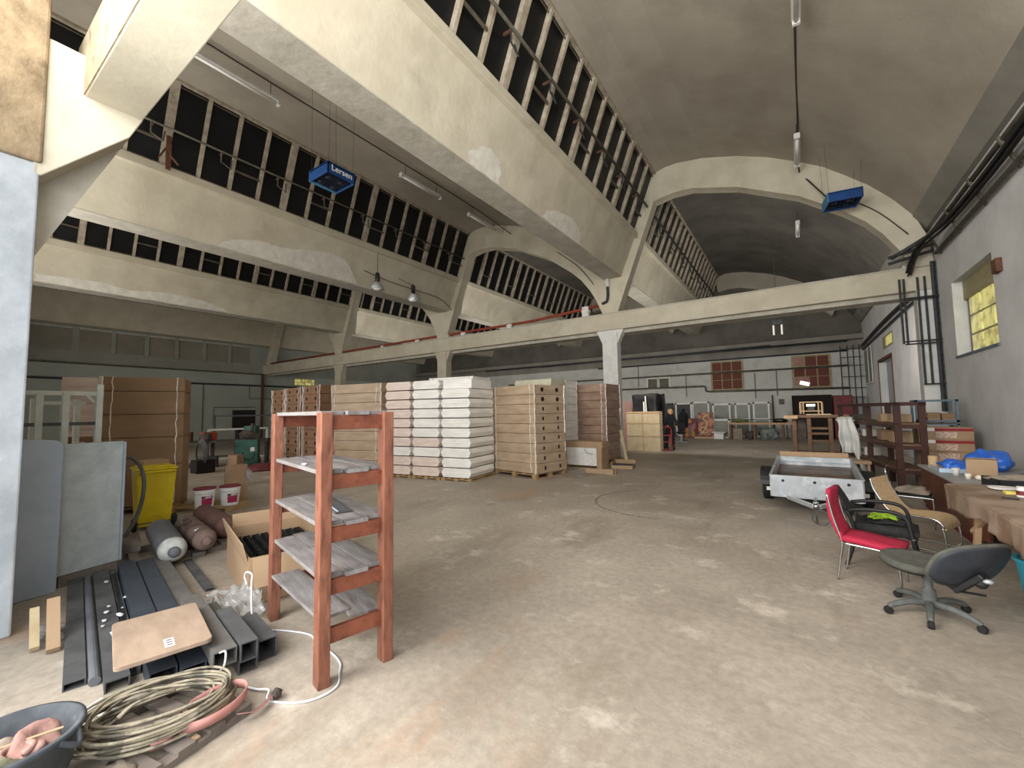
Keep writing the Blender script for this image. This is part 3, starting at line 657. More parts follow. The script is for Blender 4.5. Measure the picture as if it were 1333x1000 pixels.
load('white wrapped load behind the big white carton stack', at_local(O0, RZ, .5, 1.35), RZ, 1.5, 1.0, 10, .262, 'cartw', pal=True, seed=18, grp=gW, strips=True)
load('glossy red-brown wrapped pallet load in front of the white column', (-6.58, 12.9), -1, 1.46, 1.2, 9, .272, 'wrapr', side='plain', seed=9)
gs = (-11.4, 7.25)
load('brown wrapped pallet load seen through the top of the wooden shelf', gs, 13, 1.78, 1.3, 9, .272, 'wrapc', seed=10)
for j, (x, y, lab) in enumerate(((-13.35, 7.45, 'brown wrapped load with round hand holes, next left of the one behind the wooden shelf'), (-14.8, 7.65, 'brown wrapped load with round hand holes, second from the left in the back row'), (-16.25, 7.9, 'leftmost brown wrapped load with round hand holes, by the rusty drain pipe'))):
    load(lab, (x, y), -8, 1.3, 1.3, 9, .278, 'cardd', front='holes', seed=11+j)
# huge carton at left
t = thing('carton_stack', 'tall brown film-strapped carton block behind the yellow wheeled bin', 'carton stack', (-10.08, 2.02, 0), 66)
obj('pallet', pallet_mb(1.15, .95, .12), 'palw', t)
z = .12
for q, h in enumerate((.72, .5, .42, .42, .26)):
    o = obj('carton', MB().b(0, 1.15, 0, .95, z+.002, z+h-.003), 'card', t, bevel=.015)
    z += h
for x in (.13, 1.04):
    s = MB(); wavy(s, x, -.005, .12, z, .009, int(x*10)); obj('strap', s, 'filmstrip', t)
s = MB()
for q in range(5): s.grid(lambda u, v, q=q: (-.03-u*.5, .12+.03*math.sin(v*PI)*-1, .12+q*.462+v*.45), 4, 6)
obj('foam_side', s, 'cartp', t, solid=.03)
obj('foam_block', MB().b(-.52, -.03, .14, .8, .0, 2.42), 'cartp', t)
s = MB(); wavy(s, -.02, .0, .12, z, .03, 44); obj('film_edge', s, 'filmstrip', t)
# ---------------------------------------------------------------- wooden shelf
t = thing('shelf_unit', 'tall reddish wooden shelf with five grey plank tiers standing in the foreground', 'shelf', (-2.575, 1.585, 0), 166.5)
LS, WS = 1.19, .43      # local x runs to the far left post, local -y to the right post
HS = 1.725
for (x, y, nx) in ((0, 0, 0), (LS, 0, 0), (0, -WS, 0), (LS, -WS, 0)):
    m = MB()
    xa = x-.055 if x == 0 else x-.055
    ya = -.04 if y == 0 else y-.035
    m.b(xa, xa+.10, ya, ya+.075, 0, HS-.01)
    obj('leg', m, 'wood', t, bevel=.006)
for k, z in enumerate((.365, .665, .995, 1.335, HS)):
    for x in (-.02, LS-.03): obj('crossrail', MB().b(x+.0, x+.035, -WS+.03, -.03, z-.125, z-.028), 'woodrail', t, bevel=.004)
    obj('crossrail', MB().b(.04, LS-.05, -WS+.01, -WS+.035, z-.115, z-.03), 'woodrail', t, bevel=.004)
    nb = 3 if k != 0 else 2
    for q in range(nb):
        y0 = -WS-.02+q*(WS+.04)/nb; y1 = -WS-.02+(q+1)*(WS+.04)/nb-.006
        if k == 0:
            m = MB(); m.box((LS/2+.03, (y0+y1)/2, z-.015+(.01 if q else 0)), (LS*.86 if q else LS*.98, (y1-y0)*.94, .022), (0, -.015, .05*(1 if q else -1)))
        else:
            e = .05 if (q in (0, nb-1)) else 0
            m = MB().b(-.03+e, LS+.02-e, y0, y1, z-.028, z)
        obj('shelf_board', m, 'plank', t, bevel=.003)
E2 = None
sp = thing('thin_panel', 'thin dark grey strip of sheet lying on the middle shelf board', 'sheet', (-2.78, 1.86, 1.0), 160)
obj('sheet', MB().b(-.05, .62, -.05, .06, 0, .01), 'steel', sp); obj('sheet_edge', MB().b(-.05, .62, .035, .045, .01, .016), 'bluegrey', sp)
tag(obj('white_scrap', MB().ball((-3.02, 1.71, 1.342), .035, 8, (1, .5, .22), .4), 'paper'), 'small white scrap on the edge of the second shelf', 'scrap')
# ---------------------------------------------------------------- steel beams on the floor
ang = -9.7; r = math.radians(ang); ux, uy = math.cos(r), math.sin(r); B0 = Vector((-3.87, .66, 0))
gB = 'long steel sections lying side by side on the floor'
def steel(label, v, L, w, h, kind, z=0, m='steel', back=0.0, name='steel_section'):
    p = B0+Vector((-uy, ux, 0))*v+Vector((ux, uy, 0))*back
    t = tag(obj(name, MB(), m), label, 'steel section', gB); bmesh_ = MB()
    if kind == 'flat': bmesh_.b(-L, 0, 0, w, 0, h)
    elif kind == 'pipe': bmesh_.tube([(-L, w/2, w/2), (0, w/2, w/2)], w/2, 12)
    elif kind == 'channel': bmesh_.b(-L, 0, 0, w, h-.008, h).b(-L, 0, 0, .008, 0, h-.008).b(-L, 0, w-.008, w, 0, h-.008)
    elif kind == 'trough': bmesh_.b(-L, 0, 0, w, 0, .008).b(-L, 0, 0, .008, .008, h).b(-L, 0, w-.008, w, .008, h)
    elif kind == 'box':
        bmesh_.b(-L, 0, 0, w, h-.007, h).b(-L, 0, 0, w, 0, .007).b(-L, 0, 0, .007, .007, h-.007).b(-L, 0, w-.007, w, .007, h-.007)
    bmesh.ops.recalc_face_normals(bmesh_.bm, faces=bmesh_.bm.faces); bmesh_.bm.to_mesh(t.data); bmesh_.bm.free()
    t.location = (p.x, p.y, z); t.rotation_euler = (0, 0, r); return t
steel('flat dark steel strip at the outer left side of the steel pile', 0, 2.6, .105, .05, 'box', m='steel', back=.0)
steel('round grey pipe lying second from the left in the steel pile', .112, 2.5, .06, .06, 'pipe', m='cylg', back=.06)
steel('dark steel channel third from the left in the pile, with white crumbs on it', .18, 2.7, .12, .07, 'channel', back=.22)
steel('narrow open steel trough with pale mortar spots along it', .31, 2.6, .05, .05, 'trough', m='steel', back=.1)
steel('dark blue-grey channel running out under the left of the board', .37, 2.9, .14, .12, 'channel', m='steelblue', back=.42)
steel('dark blue-grey channel running out under the middle of the board', .52, 2.9, .13, .12, 'channel', m='steelblue', back=.50)
steel('wide grey-brown steel section right of the spotted trough', .66, 2.35, .125, .10, 'box', m='steelbrown', back=-.1)
steel('hollow steel section at the right edge of the pile, end open', .80, 1.2, .11, .09, 'box', m='steelbrown', back=.62)
steel('hollow steel section stacked on top under the right of the board', .655, 1.2, .13, .10, 'box', z=.105, m='steelbrown', back=.64)
steel('short dark hollow section under the right corner of the board', .80, .7, .10, .12, 'box', z=.095, m='steel', back=.66)
steel('thin dark steel strip lying apart to the right of the pile', .93, 1.2, .075, .03, 'box', m='steel', back=-1.15)
steel('open hollow section end sticking out by the hooked wire', .93, .5, .12, .14, 'box', z=0, m='steel', back=.55)
cr = MB()
rnd = random.Random(3)
for q in range(14):
    p = B0+Vector((-uy, ux, 0))*rnd.uniform(.2, .42)+Vector((ux, uy, 0))*rnd.uniform(-2.0, -.5)
    cr.ball((p.x, p.y, .085), rnd.uniform(.012, .032), 7, (1, .7, .3), .5, q)
tag(obj('mortar_crumb', cr, 'paper'), 'scattered white mortar crumbs on the dark steel pile', 'crumbs', kind='stuff')
# board on the steel
t = thing('tabletop_board', 'worn brown board with rounded corners and a paper sticker lying across the steel pile', 'board', (-3.62, 1.07, .245), ang-2, rot=None)
def rrect(w, d, rad, n=5):
    out = []
    for (cx, cy, a) in ((w/2-rad, d/2-rad, 0), (-w/2+rad, d/2-rad, PI/2), (-w/2+rad, -d/2+rad, PI), (w/2-rad, -d/2+rad, 1.5*PI)):
        for k in range(n+1): out.append((cx+rad*math.cos(a+PI/2*k/n), cy+rad*math.sin(a+PI/2*k/n)))
    return out
obj('board', MB().prism(rrect(.74, .47, .035), 'z', 0, .026), 'board', t, bevel=.003)
obj('sticker', MB().b(.17, .30, .0, .05, .0262, .027), 'paper', t)
m_ = MB()
for q in range(3): m_.b(.19+q*.036, .205+q*.036, .012, .04, .0271, .0275)
obj('sticker_print', m_, 'junk', t)
wp = MB().tube(spline([(-3.12, 1.23, .20), (-3.06, 1.24, .22), (-3.03, 1.22, .15), (-3.06, 1.19, .1), (-2.98, 1.2, .05), (-2.95, 1.22, .1)], 5), .006, 6)
tag(obj('hooked_wire', wp, 'white', smooth=True), 'short bent white wire hooked on the open steel ends', 'wire')
# pallet under the coil, coil, strap
t = thing('pallet', 'dirty grey pallet under the coiled cable in the front left', 'pallet', (-3.22, .585, 0), 12)
obj('deck', MB().b(0, .66, 0, .07, .035, .055).b(0, .66, .14, .22, .035, .055).b(0, .66, .29, .37, .035, .055).b(0, .66, .44, .52, .035, .055), 'palg', t)
obj('bearer', MB().b(.0, .07, 0, .52, 0, .034).b(.3, .37, 0, .52, 0, .034).b(.59, .66, 0, .52, 0, .034), 'palg', t)
coil = MB(); rnd = random.Random(5)
for q in range(19):
    cx, cy = -2.99+rnd.uniform(-.025, .025)+.03, .885+rnd.uniform(-.02, .02); a = .31+rnd.uniform(-.08, .045); b_ = .235+rnd.uniform(-.10, .05); z = .075+.005*q+rnd.uniform(0, .012)
    th = math.radians(64)+rnd.uniform(-.08, .08); ph = rnd.uniform(0, 6); pts = []
    for k in range(44):
        u = 2*PI*k/44; x = a*math.cos(u)*(1+.03*math.sin(3*u+ph)); y = b_*math.sin(u)*(1+.08*math.sin(2*u+ph))
        pts.append((cx+x*math.cos(th)-y*math.sin(th), cy+x*math.sin(th)+y*math.cos(th), z+.012*math.sin(2*u+ph)))
    coil.tube(pts, .0075, 6, closed=True)
for q in range(3): coil.tube(spline([(-3.0+q*.01, .72, .15), (-2.98, .78, .19), (-2.97, .88, .19), (-2.99, .96, .16)], 6), .008, 6)
tag(obj('cable_coil', coil, 'rope', smooth=True), 'large flattened coil of dirty beige cable on the grey pallet', 'cable coil')
def ribbon(name, pts, w, m, label, cat, th=.004, upv=(0, 0, 1)):
    mb = MB(); P = spline(pts, 6)
    V = []
    for i, p in enumerate(P): V.append((mb.v(p-Vector(upv)*w/2), mb.v(p+Vector(upv)*w/2)))
    for a, b_ in zip(V, V[1:]): mb.bm.faces.new((a[0], b_[0], b_[1], a[1]))
    return tag(obj(name, mb, m, solid=th, smooth=True), label, cat)
sc = Vector((-2.74, 1.06, .13)); loop = []
for k in range(17):
    u = -2.3+2*PI*k/17; loop.append((sc.x+.12*math.cos(u), sc.y+.16*math.sin(u), .12+.02*math.sin(u)))
loop += [(-2.76, .93, .10), (-2.70, .85, .09), (-2.72, .78, .085)]
ribbon('lifting_strap', loop, .05, 'pink', 'faded pink lifting strap looped on the end of the cable coil', 'strap')
ribbon('lifting_strap', [(-2.64, 1.14, .06), (-2.62, 1.22, .04), (-2.66, 1.3, .035), (-2.7, 1.37, .03)], .05, 'pink', 'short pink strap end trailing over the floor to the knot', 'strap', upv=(.7, .1, .3))
tag(obj('strap_knot', MB().ball((-2.68, 1.37, .035), .035, 8, (1, .8, .9), .5), 'junk'), 'small brown knot at the end of the pink strap', 'knot')
tag(obj('wood_chip', MB().box((-2.66, .93, .025), (.03, .07, .05), (.0, .2, .3)), 'lwood'), 'small light wood block on the floor under the pink strap', 'block')
# tub with rags
t = thing('mortar_tub', 'round black rubber tub full of rags and gloves at the lower left corner', 'tub', (-2.95, .345, 0)); t.scale = (.88, .88, 1.1)
obj('tub_wall', MB().lathe([(.19, 0), (.235, .12), (.262, .25), (.278, .252), (.278, .27), (.252, .272), (.222, .12), (.18, .03), (.0001, .03)], 36, caps=False), 'binrub', t, smooth=True)
for a in (.75, 3.9): obj('tub_handle', MB().tube(spline([(.27*math.cos(a-.2), .27*math.sin(a-.2), .255), (.31*math.cos(a), .31*math.sin(a), .22), (.27*math.cos(a+.2), .27*math.sin(a+.2), .255)], 5), .012, 8), 'binrub', t, smooth=True)
def crumple(name, label, c, r, sq, m, seed, cat='rag', grp=None):
    mb = MB().ball(c, r, 20, sq, .9, seed)
    return tag(obj(name, mb, m, smooth=True, sub=1), label, cat, grp)
crumple('rag', 'pinkish brown rag heaped in the right of the black tub', (-2.93, .41, .21), .115, (1, .85, .7), 'ragpink', 2)
crumple('rag', 'grey-brown rag in the middle of the black tub', (-3.03, .30, .18), .1, (.9, 1, .75), 'rag', 5)
crumple('work_glove', 'olive work glove lying at the left in the black tub', (-2.86, .27, .22), .09, (1, .9, .6), 'ragolive', 9, 'glove')
tag(obj('rag_loop', MB().tube(arc((-2.87, .36, .27), .05, .3, 5.4, 14, 'xy'), .014, 8), 'ragpink', smooth=True), 'curled pinkish band on top of the rags in the tub', 'band')
tag(obj('stick', MB().tube([(-3.0, .17, .27), (-2.86, .50, .29)], .005, 6), 'lwood'), 'thin stick lying across the rags in the tub', 'stick')
tag(obj('paper_sheet', MB().box((-3.33, .75, .055), (.24, .09, .006), (.12, .05, .32)), 'paper'), 'white strip of cardboard between tub and steel pile', 'paper')
tag(obj('rag_pile', MB().ball((-2.72, .66, .04), .09, 12, (1, .7, .4), .8, 4), 'rag', smooth=True), 'dusty rag crumpled on the floor at the bottom edge beside the coil', 'rag')
# ---------------------------------------------------------------- leaning panels, rack
t = thing('leaning_slab', 'rough pale grey slab standing upright at the left', 'slab', (-6.33, 1.22, 0), 105)
obj('slab', MB().b(-.26, .26, -.025, .025, .115, 1.44), 'slab', t, bevel=.004); obj('slab_edge', MB().b(.262, .285, -.03, .03, .115, 1.43), 'bluegrey', t)
obj('foot_block', MB().b(-.24, .24, -.03, .03, 0, .112), 'palg', t)
t = thing('metal_cabinet', 'smooth blue-grey cabinet door panel with rounded top next to the white pillar', 'cabinet', (-6.3, .70, 0), 98)
m_ = MB(); m_.prism([(-.28, 0), (.24, 0), (.24, 1.42), (.225, 1.46), (.19, 1.49), (-.28, 1.53)], 'y', -.22, .22); obj('cabinet_body', m_, 'bluegrey', t, bevel=.012)
t = thing('steel_rack', 'pale green painted steel frame rack behind the grey slab', 'rack', (-7.2, 1.2, 0))
for y, z in ((.92, 2.0), (1.13, 2.02), (1.42, 2.12)): obj('leg', MB().b(-.04, .04, y-1.2-.03, y-1.2+.03, 0, z), 'greenrack', t, bevel=.004)
obj('crossrail', MB().b(-.02, .02, -.42, .22, 1.98, 2.03), 'greenrack', t); obj('crossrail', MB().b(-.03, .03, -.42, .22, 1.62, 1.66), 'steel', t)
obj('crossrail', MB().b(-.03, .03, -.42, .22, 1.36, 1.40), 'bluegrey', t)
obj('brace', MB().bar((.0, .17, 1.9), (.0, .1, 2.0), .03), 'greenrack', t)
t = thing('steel_rack', 'second pale green frame further back, seen through the first', 'rack', (-8.6, 1.35, 0))
for y, z in ((-.3, 1.98), (.12, 1.98)): obj('leg', MB().b(-.04, .04, y-.03, y+.03, 0, z), 'greenrack', t)
obj('crossrail', MB().b(-.02, .02, -.3, .2, 1.9, 1.95), 'greenrack', t)
t = thing('carton', 'small brown carton with a white label, seen between the green rack posts', 'carton', (-9.3, 1.65, 1.16), 60)
obj('box', MB().b(-.2, .2, -.15, .15, .0, .26), 'cardd', t, bevel=.008); obj('label', MB().b(.02, .1, -.153, -.151, .1, .18), 'paper', t)
t = thing('trolley', 'dark low table carrying the small labelled carton behind the green rack', 'table', (-9.35, 1.6, 0), 60)
obj('tabletop', MB().b(-.35, .3, -.25, .25, 1.1, 1.155), 'junk', t)
for x in (-.32, .27):
    for y in (-.22, .22): obj('leg', MB().b(x-.02, x+.02, y-.02, y+.02, 0, 1.1), 'junk', t)
hose = spline([(-7.08, 1.45, .9), (-7.08, 1.58, 1.14), (-7.08, 1.7, 1.2), (-7.08, 1.81, 1.08), (-7.08, 1.86, .85), (-7.08, 1.83, .55), (-7.08, 1.74, .3), (-7.08, 1.6, .13), (-7.08, 1.4, .03), (-7.08, 1.2, .03)], 6)
tag(obj('black_hose', MB().tube(hose, .022, 10), 'greyplast', smooth=True), 'stiff black hose arching in front of the yellow bin', 'hose')
# cardboard pieces at pillar
tag(obj('cardboard_strip', MB().box((-4.72, .74, .16), (.42, .07, .05), (.0, .7, -.12)), 'cardl'), 'long cardboard piece leaning at the foot of the white pillar', 'cardboard')
tag(obj('cardboard_strip', MB().box((-4.83, .66, .13), (.34, .05, .045), (.0, .66, -.1)), 'ply'), 'paler cardboard piece behind the one leaning at the white pillar', 'cardboard')
fm = MB().ball((-4.95, .76, .035), .13, 16, (1.2, .6, .25), 1.2, 3)
tag(obj('plastic_scrap', fm, 'film', smooth=True), 'crumpled clear plastic at the foot of the white pillar', 'plastic film')
# ---------------------------------------------------------------- yellow bin
t = thing('wheelie_bin', 'yellow two-wheeled waste bin standing open-side back before the tall carton', 'bin', (-8.42, 2.33, 0), 82)
def frust(a, b_, z0, z1, y0a, y1a, y0b, y1b):
    m = MB(); V = [m.v(p) for p in ((-a, y0a, z0), (a, y0a, z0), (a, y1a, z0), (-a, y1a, z0), (-b_, y0b, z1), (b_, y0b, z1), (b_, y1b, z1), (-b_, y1b, z1))]
    for f in ((3, 2, 1, 0), (4, 5, 6, 7), (0, 1, 5, 4), (1, 2, 6, 5), (2, 3, 7, 6), (3, 0, 4, 7)): m.bm.faces.new([V[i] for i in f])
    return m
obj('bin_body', frust(.20, .245, .06, .90, -.2, .18, -.24, .28), 'yellow', t, bevel=.02)
obj('lid', MB().b(-.26, .26, -.27, .32, .9, .93).b(-.22, .22, -.2, .25, .93, .955), 'yellow', t, bevel=.012)
obj('handle', MB().tube([(-.2, -.27, .86), (-.2, -.32, .88), (.2, -.32, .88), (.2, -.27, .86)], .016, 8), 'yellow', t)
obj('foot_recess', MB().b(-.1, .1, -.208, -.195, .12, .135).tube(arc((0, -.21, .12), .1, 0, PI, 8), .012, 6).b(-.19, .19, -.215, -.19, .06, .1), 'yellow', t, bevel=.003)
for q in (-.14, 0, .14): obj('rib', MB().b(q-.01, q+.01, -.25, -.235, .74, .88), 'yellow', t)
for s_ in (-1, 1): obj('wheel', MB().lathe([(.03, -.025), (.09, -.028), (.1, -.015), (.1, .015), (.09, .028), (.03, .025)], 20, at=(s_*.235, -.2, .1), axis=(1, 0, 0)), 'rubber', t, smooth=False)
obj('axle', MB().tube([(-.24, -.2, .1), (.24, -.2, .1)], .015, 8), 'steel', t)
tag(obj('cardboard_flap', MB().box((-8.75, 2.38, .985), (.3, .35, .05), (.03, .02, .2)), 'cardl'), 'flattened cardboard lying on the lid of the yellow bin', 'cardboard')
# buckets on a small pallet
t = thing('pallet', 'small light wooden pallet carrying two white buckets', 'pallet', (-9.35, 2.82, 0), 33)
obj('deck', MB().b(0, 1.1, 0, .09, .07, .09).b(0, 1.1, .17, .26, .07, .09).b(0, 1.1, .34, .43, .07, .09).b(0, 1.1, .51, .6, .07, .09), 'palw', t); obj('bearer', MB().b(0, .09, 0, .6, 0, .07).b(.5, .59, 0, .6, 0, .07).b(1.01, 1.1, 0, .6, 0, .07), 'palw', t)
def bucket(label, x, y, rz):
    t = thing('paint_bucket', label, 'bucket', (x, y, .09), rz, 'white buckets with dark red lids')
    obj('bucket_body', MB().lathe([(.135, 0), (.16, .29), (.168, .292), (.168, .318), (.16, .32)], 28), 'bucketw', t, smooth=False)
    obj('lid', MB().lathe([(.17, .32), (.173, .345), (.16, .352), (.02, .352)], 28), 'lidred', t)
    for (z0, z1, mm_) in ((.05, .17, 'label'), (.175, .215, 'darkred')):
        m = MB(); m.grid(lambda u, v: ((.1385+.025*(z0+(z1-z0)*v)/.29)*math.cos(-1.15+u*1.1), (.1385+.025*(z0+(z1-z0)*v)/.29)*math.sin(-1.15+u*1.1), z0+(z1-z0)*v), 10, 1); obj('label', m, mm_, t, solid=.001)
    m = MB(); m.grid(lambda u, v: (.1565*math.cos(-.8+u*.6), .1565*math.sin(-.8+u*.6), .185+.02*v), 8, 1); obj('label_text', m, 'white', t, solid=.001)
    obj('bail_handle', MB().tube(arc((0, 0, .25), .158, PI, 2*PI, 12, 'xy'), .004, 6), 'chrome', t)
bucket('white bucket with dark red lid and magenta label, left one on the small pallet', -8.83, 3.17, 30)
bucket('white bucket with magenta label, right one, under the brown paper bag', -8.72, 3.53, 30)
t = thing('paper_bag', 'brown paper bag with clear film standing behind the white buckets', 'bag', (-9.5, 3.95, 0), 70)
obj('bag_body', frust(.2, .19, 0, .72, -.1, .1, -.05, .06), 'bag', t, bevel=.015); obj('film_wrap', MB().ball((.2, -.07, .5), .13, 14, (.5, .3, .9), .7, 2), 'film', t, smooth=True)
# gas cylinders on dunnage
t = thing('dunnage_pallet', 'dark grey wooden pallet carrying three gas cylinders', 'pallet', (-6.62, 1.62, 0), -10)
obj('deck', MB().b(-.45, .42, .0, .09, .06, .09).b(-.45, .42, .3, .39, .06, .09).b(-.5, .3, .62, .72, .06, .09).b(-.5, .3, .86, .96, .06, .09), 'palg', t); obj('bearer', MB().b(-.45, -.36, 0, .95, 0, .06).b(.22, .31, 0, .95, 0, .06).b(.32, .42, .55, .68, 0, .06), 'palg', t)
tag(obj('wood_block', MB().box((-6.95, 1.72, .15), (.55, .17, .12), (0, .0, -.2)), 'palg', bevel=.01), 'dark plank block lying left of the grey gas cylinder', 'plank')
gC = 'gas cylinders lying on the dark pallet'
def cyl(label, p, d, L, r, m, shoulder, cap):
    t = thing('gas_cylinder', label, 'gas cylinder', p, 0, gC); d = Vector(d).normalized()
    obj('cylinder_body', MB().lathe([(r*.75, 0), (r, .03), (r, L)], 24, axis=d), m, t, smooth=False)
    prof = [(r*1.001, 0), (r*.96, r*.35), (r*.78, r*.7), (r*.45, r*.95)]
    obj('shoulder', MB().lathe(prof, 24, at=d*L, axis=d), shoulder, t, smooth=True)
    obj('valve_cap', MB().lathe([(r*.42, 0), (r*.42, r*.35), (r*.3, r*.6), (r*.1, r*.62)], 16, at=d*(L+r*.8), axis=d), cap, t, smooth=True)
    return t
cyl('grey gas cylinder with white shoulder, left one of the three', (-7.1, 2.04, .215), (1, -.17, -.02), 1.1, .14, 'cylg', 'shoulder', 'cylg')
t = cyl('brown gas cylinder with white scribbles on its shoulder, middle one', (-7.15, 2.35, .21), (1, -.15, 0), 1.08, .13, 'cylb', 'cylb', 'cylb')
obj('scribble', MB().box((1.02, -.2, .09), (.1, .05, .02), (.3, .4, .2)).box((1.1, -.24, .06), (.06, .04, .02), (.7, .7, 0)), 'white', t)
obj('pipe_stub', MB().lathe([(.05, 0), (.05, .1), (.04, .1), (.04, 0)], 14, at=(.52, -.14, .1), axis=(.4, -.5, .7)), 'cylb', t)
cyl('plain dark red-brown gas cylinder, farthest right of the three', (-7.6, 2.72, .225), (1, -.14, 0), 1.2, .14, 'cylr', 'cylr', 'cylr')
# open carton with black trays
t = thing('open_carton', 'open brown carton full of black plastic grids behind the wooden shelf', 'carton', (-4.15, 1.86, 0), 165)
w_, d_, h_ = 1.38, .78, .42
obj('carton_wall', MB().b(0, w_, 0, .012, 0, h_).b(0, w_, -d_, -d_+.012, 0, h_).b(0, .012, -d_, 0, 0, h_).b(w_-.012, w_, -d_, 0, 0, h_).b(0, w_, -d_, 0, 0, .01), 'cardl', t)
obj('carton_flap', MB().box((-.06, -d_/2, h_-.12), (.012, d_*.96, .26), (0, .42, 0)), 'cardl', t)
obj('carton_flap', MB().box((w_/2, .035, h_+.02), (w_*.96, .012, .22), (-.25, 0, 0)), 'cardl', t)
obj('carton_flap', MB().box((w_/2, -d_-.05, h_+.05), (w_*.95, .012, .18), (.5, 0, 0)), 'cardl', t)
obj('carton_flap', MB().box((w_+.03, -d_/2, h_+.06), (.012, d_*.9, .16), (0, .35, 0)), 'cardl', t)
g_ = MB()
g_.b(.03, w_-.03, -d_+.03, -.03, .22, .27)
for q in range(13):
    for r_ in range(8): g_.box((.1+q*.1, -.08-r_*.088, .29), (.066, .05, .05), (0, .25, .3))
tag(obj('plastic_grid', g_, 'black', t), None)
fl = MB().grid(lambda u, v: (-4.6+u*.75+.06*math.sin(9*v), 1.55+v*.34+.03*math.sin(12*u), .03+.10*abs(noise.noise(Vector((u*6, v*5, 1.3))))+.32*max(0, v-.55)*max(0, 1-abs(u-.5)*2)), 34, 22)
tag(obj('plastic_film', fl, 'film', solid=.002), 'crumpled clear plastic film spilling over the floor at the open carton', 'plastic film')
wc = spline([(-4.02, 1.6, .008), (-3.7, 1.68, .008), (-3.4, 1.82, .008), (-3.2, 1.88, .008), (-3.05, 1.84, .008), (-2.86, 1.83, .008), (-2.68, 1.79, .008), (-2.58, 1.72, .008), (-2.47, 1.63, .008), (-2.47, 1.5, .008), (-2.55, 1.4, .008), (-2.7, 1.33, .008), (-2.76, 1.36, .03), (-2.85, 1.33, .02), (-3.0, 1.3, .01)], 8)
tag(obj('white_cable', MB().tube(wc, .0065, 8), 'whitecable', smooth=True), 'white cable winding over the floor round the front legs of the shelf', 'cable')
wc = spline([(-3.74, 1.71, .008), (-3.8, 1.72, .15), (-3.85, 1.74, .30), (-3.87, 1.75, .37), (-3.92, 1.73, .385), (-3.95, 1.73, .34), (-3.93, 1.74, .28)], 8)
tag(obj('white_cable', MB().tube(wc, .0075, 8), 'whitecable', smooth=True), 'stiff white cable loop standing up in front of the open carton', 'cable')
# ---------------------------------------------------------------- trailer
t = thing('trailer', 'small galvanised box trailer tipped on its drawbar, with a wooden board along its tail', 'trailer', (.145, 8.18, .25), -1, rot=(math.radians(2.6), 0, math.radians(-1)))
TW, TL, TH = .59, 2.3, .34
obj('front_board', MB().b(-TW, TW, 0, .03, 0, TH), 'galv', t, bevel=.006)
for x in (-.42, 0, .42): obj('bolt', MB().lathe([(.022, 0), (.022, .008)], 12, at=(x, -.008, TH-.07), axis=(0, 1, 0)), 'black', t)
for s_ in (-1, 1): obj('side_board', MB().b(s_*TW-.015, s_*TW+.015, .03, TL, 0, TH), 'galv', t, bevel=.005)
obj('tail_board', MB().b(-TW, TW, TL, TL+.03, 0, TH), 'galv', t, bevel=.004)
obj('tail_plank', MB().b(-TW+.03, TW-.03, TL-.01, TL+.03, TH+.005, TH+.10), 'lwood', t, bevel=.004)
obj('floor_panel', MB().b(-TW+.02, TW-.02, .03, TL, .05, .17), 'trfloor', t)
obj('rim', MB().b(-TW-.01, TW+.01, -.005, .035, TH, TH+.015).b(-TW-.02, -TW+.02, 0, TL, TH, TH+.015).b(TW-.02, TW+.02, 0, TL, TH, TH+.015), 'galv', t)
obj('ledge', MB().b(-TW+.02, TW-.02, TL-.04, TL, .24, .26), 'galv', t)
for s_ in (-1, 1):
    obj('drawbar', MB().bar((s_*.36, .0, .01), (s_*.03, -.58, .03), .04, .06), 'galv', t, bevel=.004)
    w_ = obj('wheel', MB().lathe([(.13, -.07), (.25, -.075), (.275, -.05), (.275, .05), (.25, .075), (.13, .07)], 28, at=(s_*(TW+.13), 1.2, -.04), axis=(1, 0, 0)), 'rubber', t)
    obj('wheel_rim', MB().lathe([(.04, -.03), (.12, -.04), (.14, -.075), (.14, .075), (.12, .04), (.04, .03)], 20, at=(s_*(TW+.13), 1.2, -.04), axis=(1, 0, 0)), 'galv', w_, smooth=True)
    f = MB(); pr = arc((0, 0, -.04), .33, math.radians(10), math.radians(170), 12, 'yz')
    f.grid(lambda u, v: (s_*(TW+.13)+(v-.5)*.2, 1.2+.33*math.cos(PI*(.05+.9*u)), -.04+.33*math.sin(PI*(.05+.9*u))), 12, 1); obj('mudguard', f, 'black', t, solid=.01)
    obj('tail_lamp', MB().b(s_*(TW+.08)-.05, s_*(TW+.08)+.05, .83, .86, -.08, -.02), 'whitelabel', t)
obj('coupler', MB().tube([(0, -.62, .03), (0, -.5, .06)], .04, 10).bar((0, -.66, .1), (0, -.5, .12), .03).tube([(0, -.56, -.22), (0, -.56, .16)], .016, 8), 'chrome', t, smooth=True)
obj('jockey_ring', MB().tube(arc((.05, -.6, -.115), .105, 0, 2*PI, 28, 'xz')[:-1], .008, 6, closed=True), 'steel', t, smooth=True)
cm = MB()
def drape(u, v):
    xl = .77+.06*v; xr = 1.10+.20*v
    x = xl+(xr-xl)*u; L_ = (.86 if u < .55 else .86+.50*min(1, (u-.55)/.3))
    y = 13.42-.10*math.sin(PI*min(1, v*1.5))-.035*math.sin(u*15+v*2)*(.3+v)
    return (x+.02*math.sin(9*v+u*5), y, 1.42-L_*v-.03*(2*u-1)**2)
cm.grid(drape, 40, 24)
tag(obj('white_cloth', cm, 'whitecloth', smooth=True, solid=.012), 'white cloth draped from the old workbench down behind the trailer', 'cloth')
tag(obj('cloth_bundle', MB().ball((.95, 13.50, 1.38), .17, 14, (1.1, .6, .4), .7, 3), 'whitecloth', smooth=True), 'bunched top of the white cloth lying on the post end', 'cloth')
tag(obj('support_post', MB().b(.88, .96, 13.55, 13.63, 0, 1.3), 'darkbrown'), 'dark post hidden behind the draped white cloth', 'post')
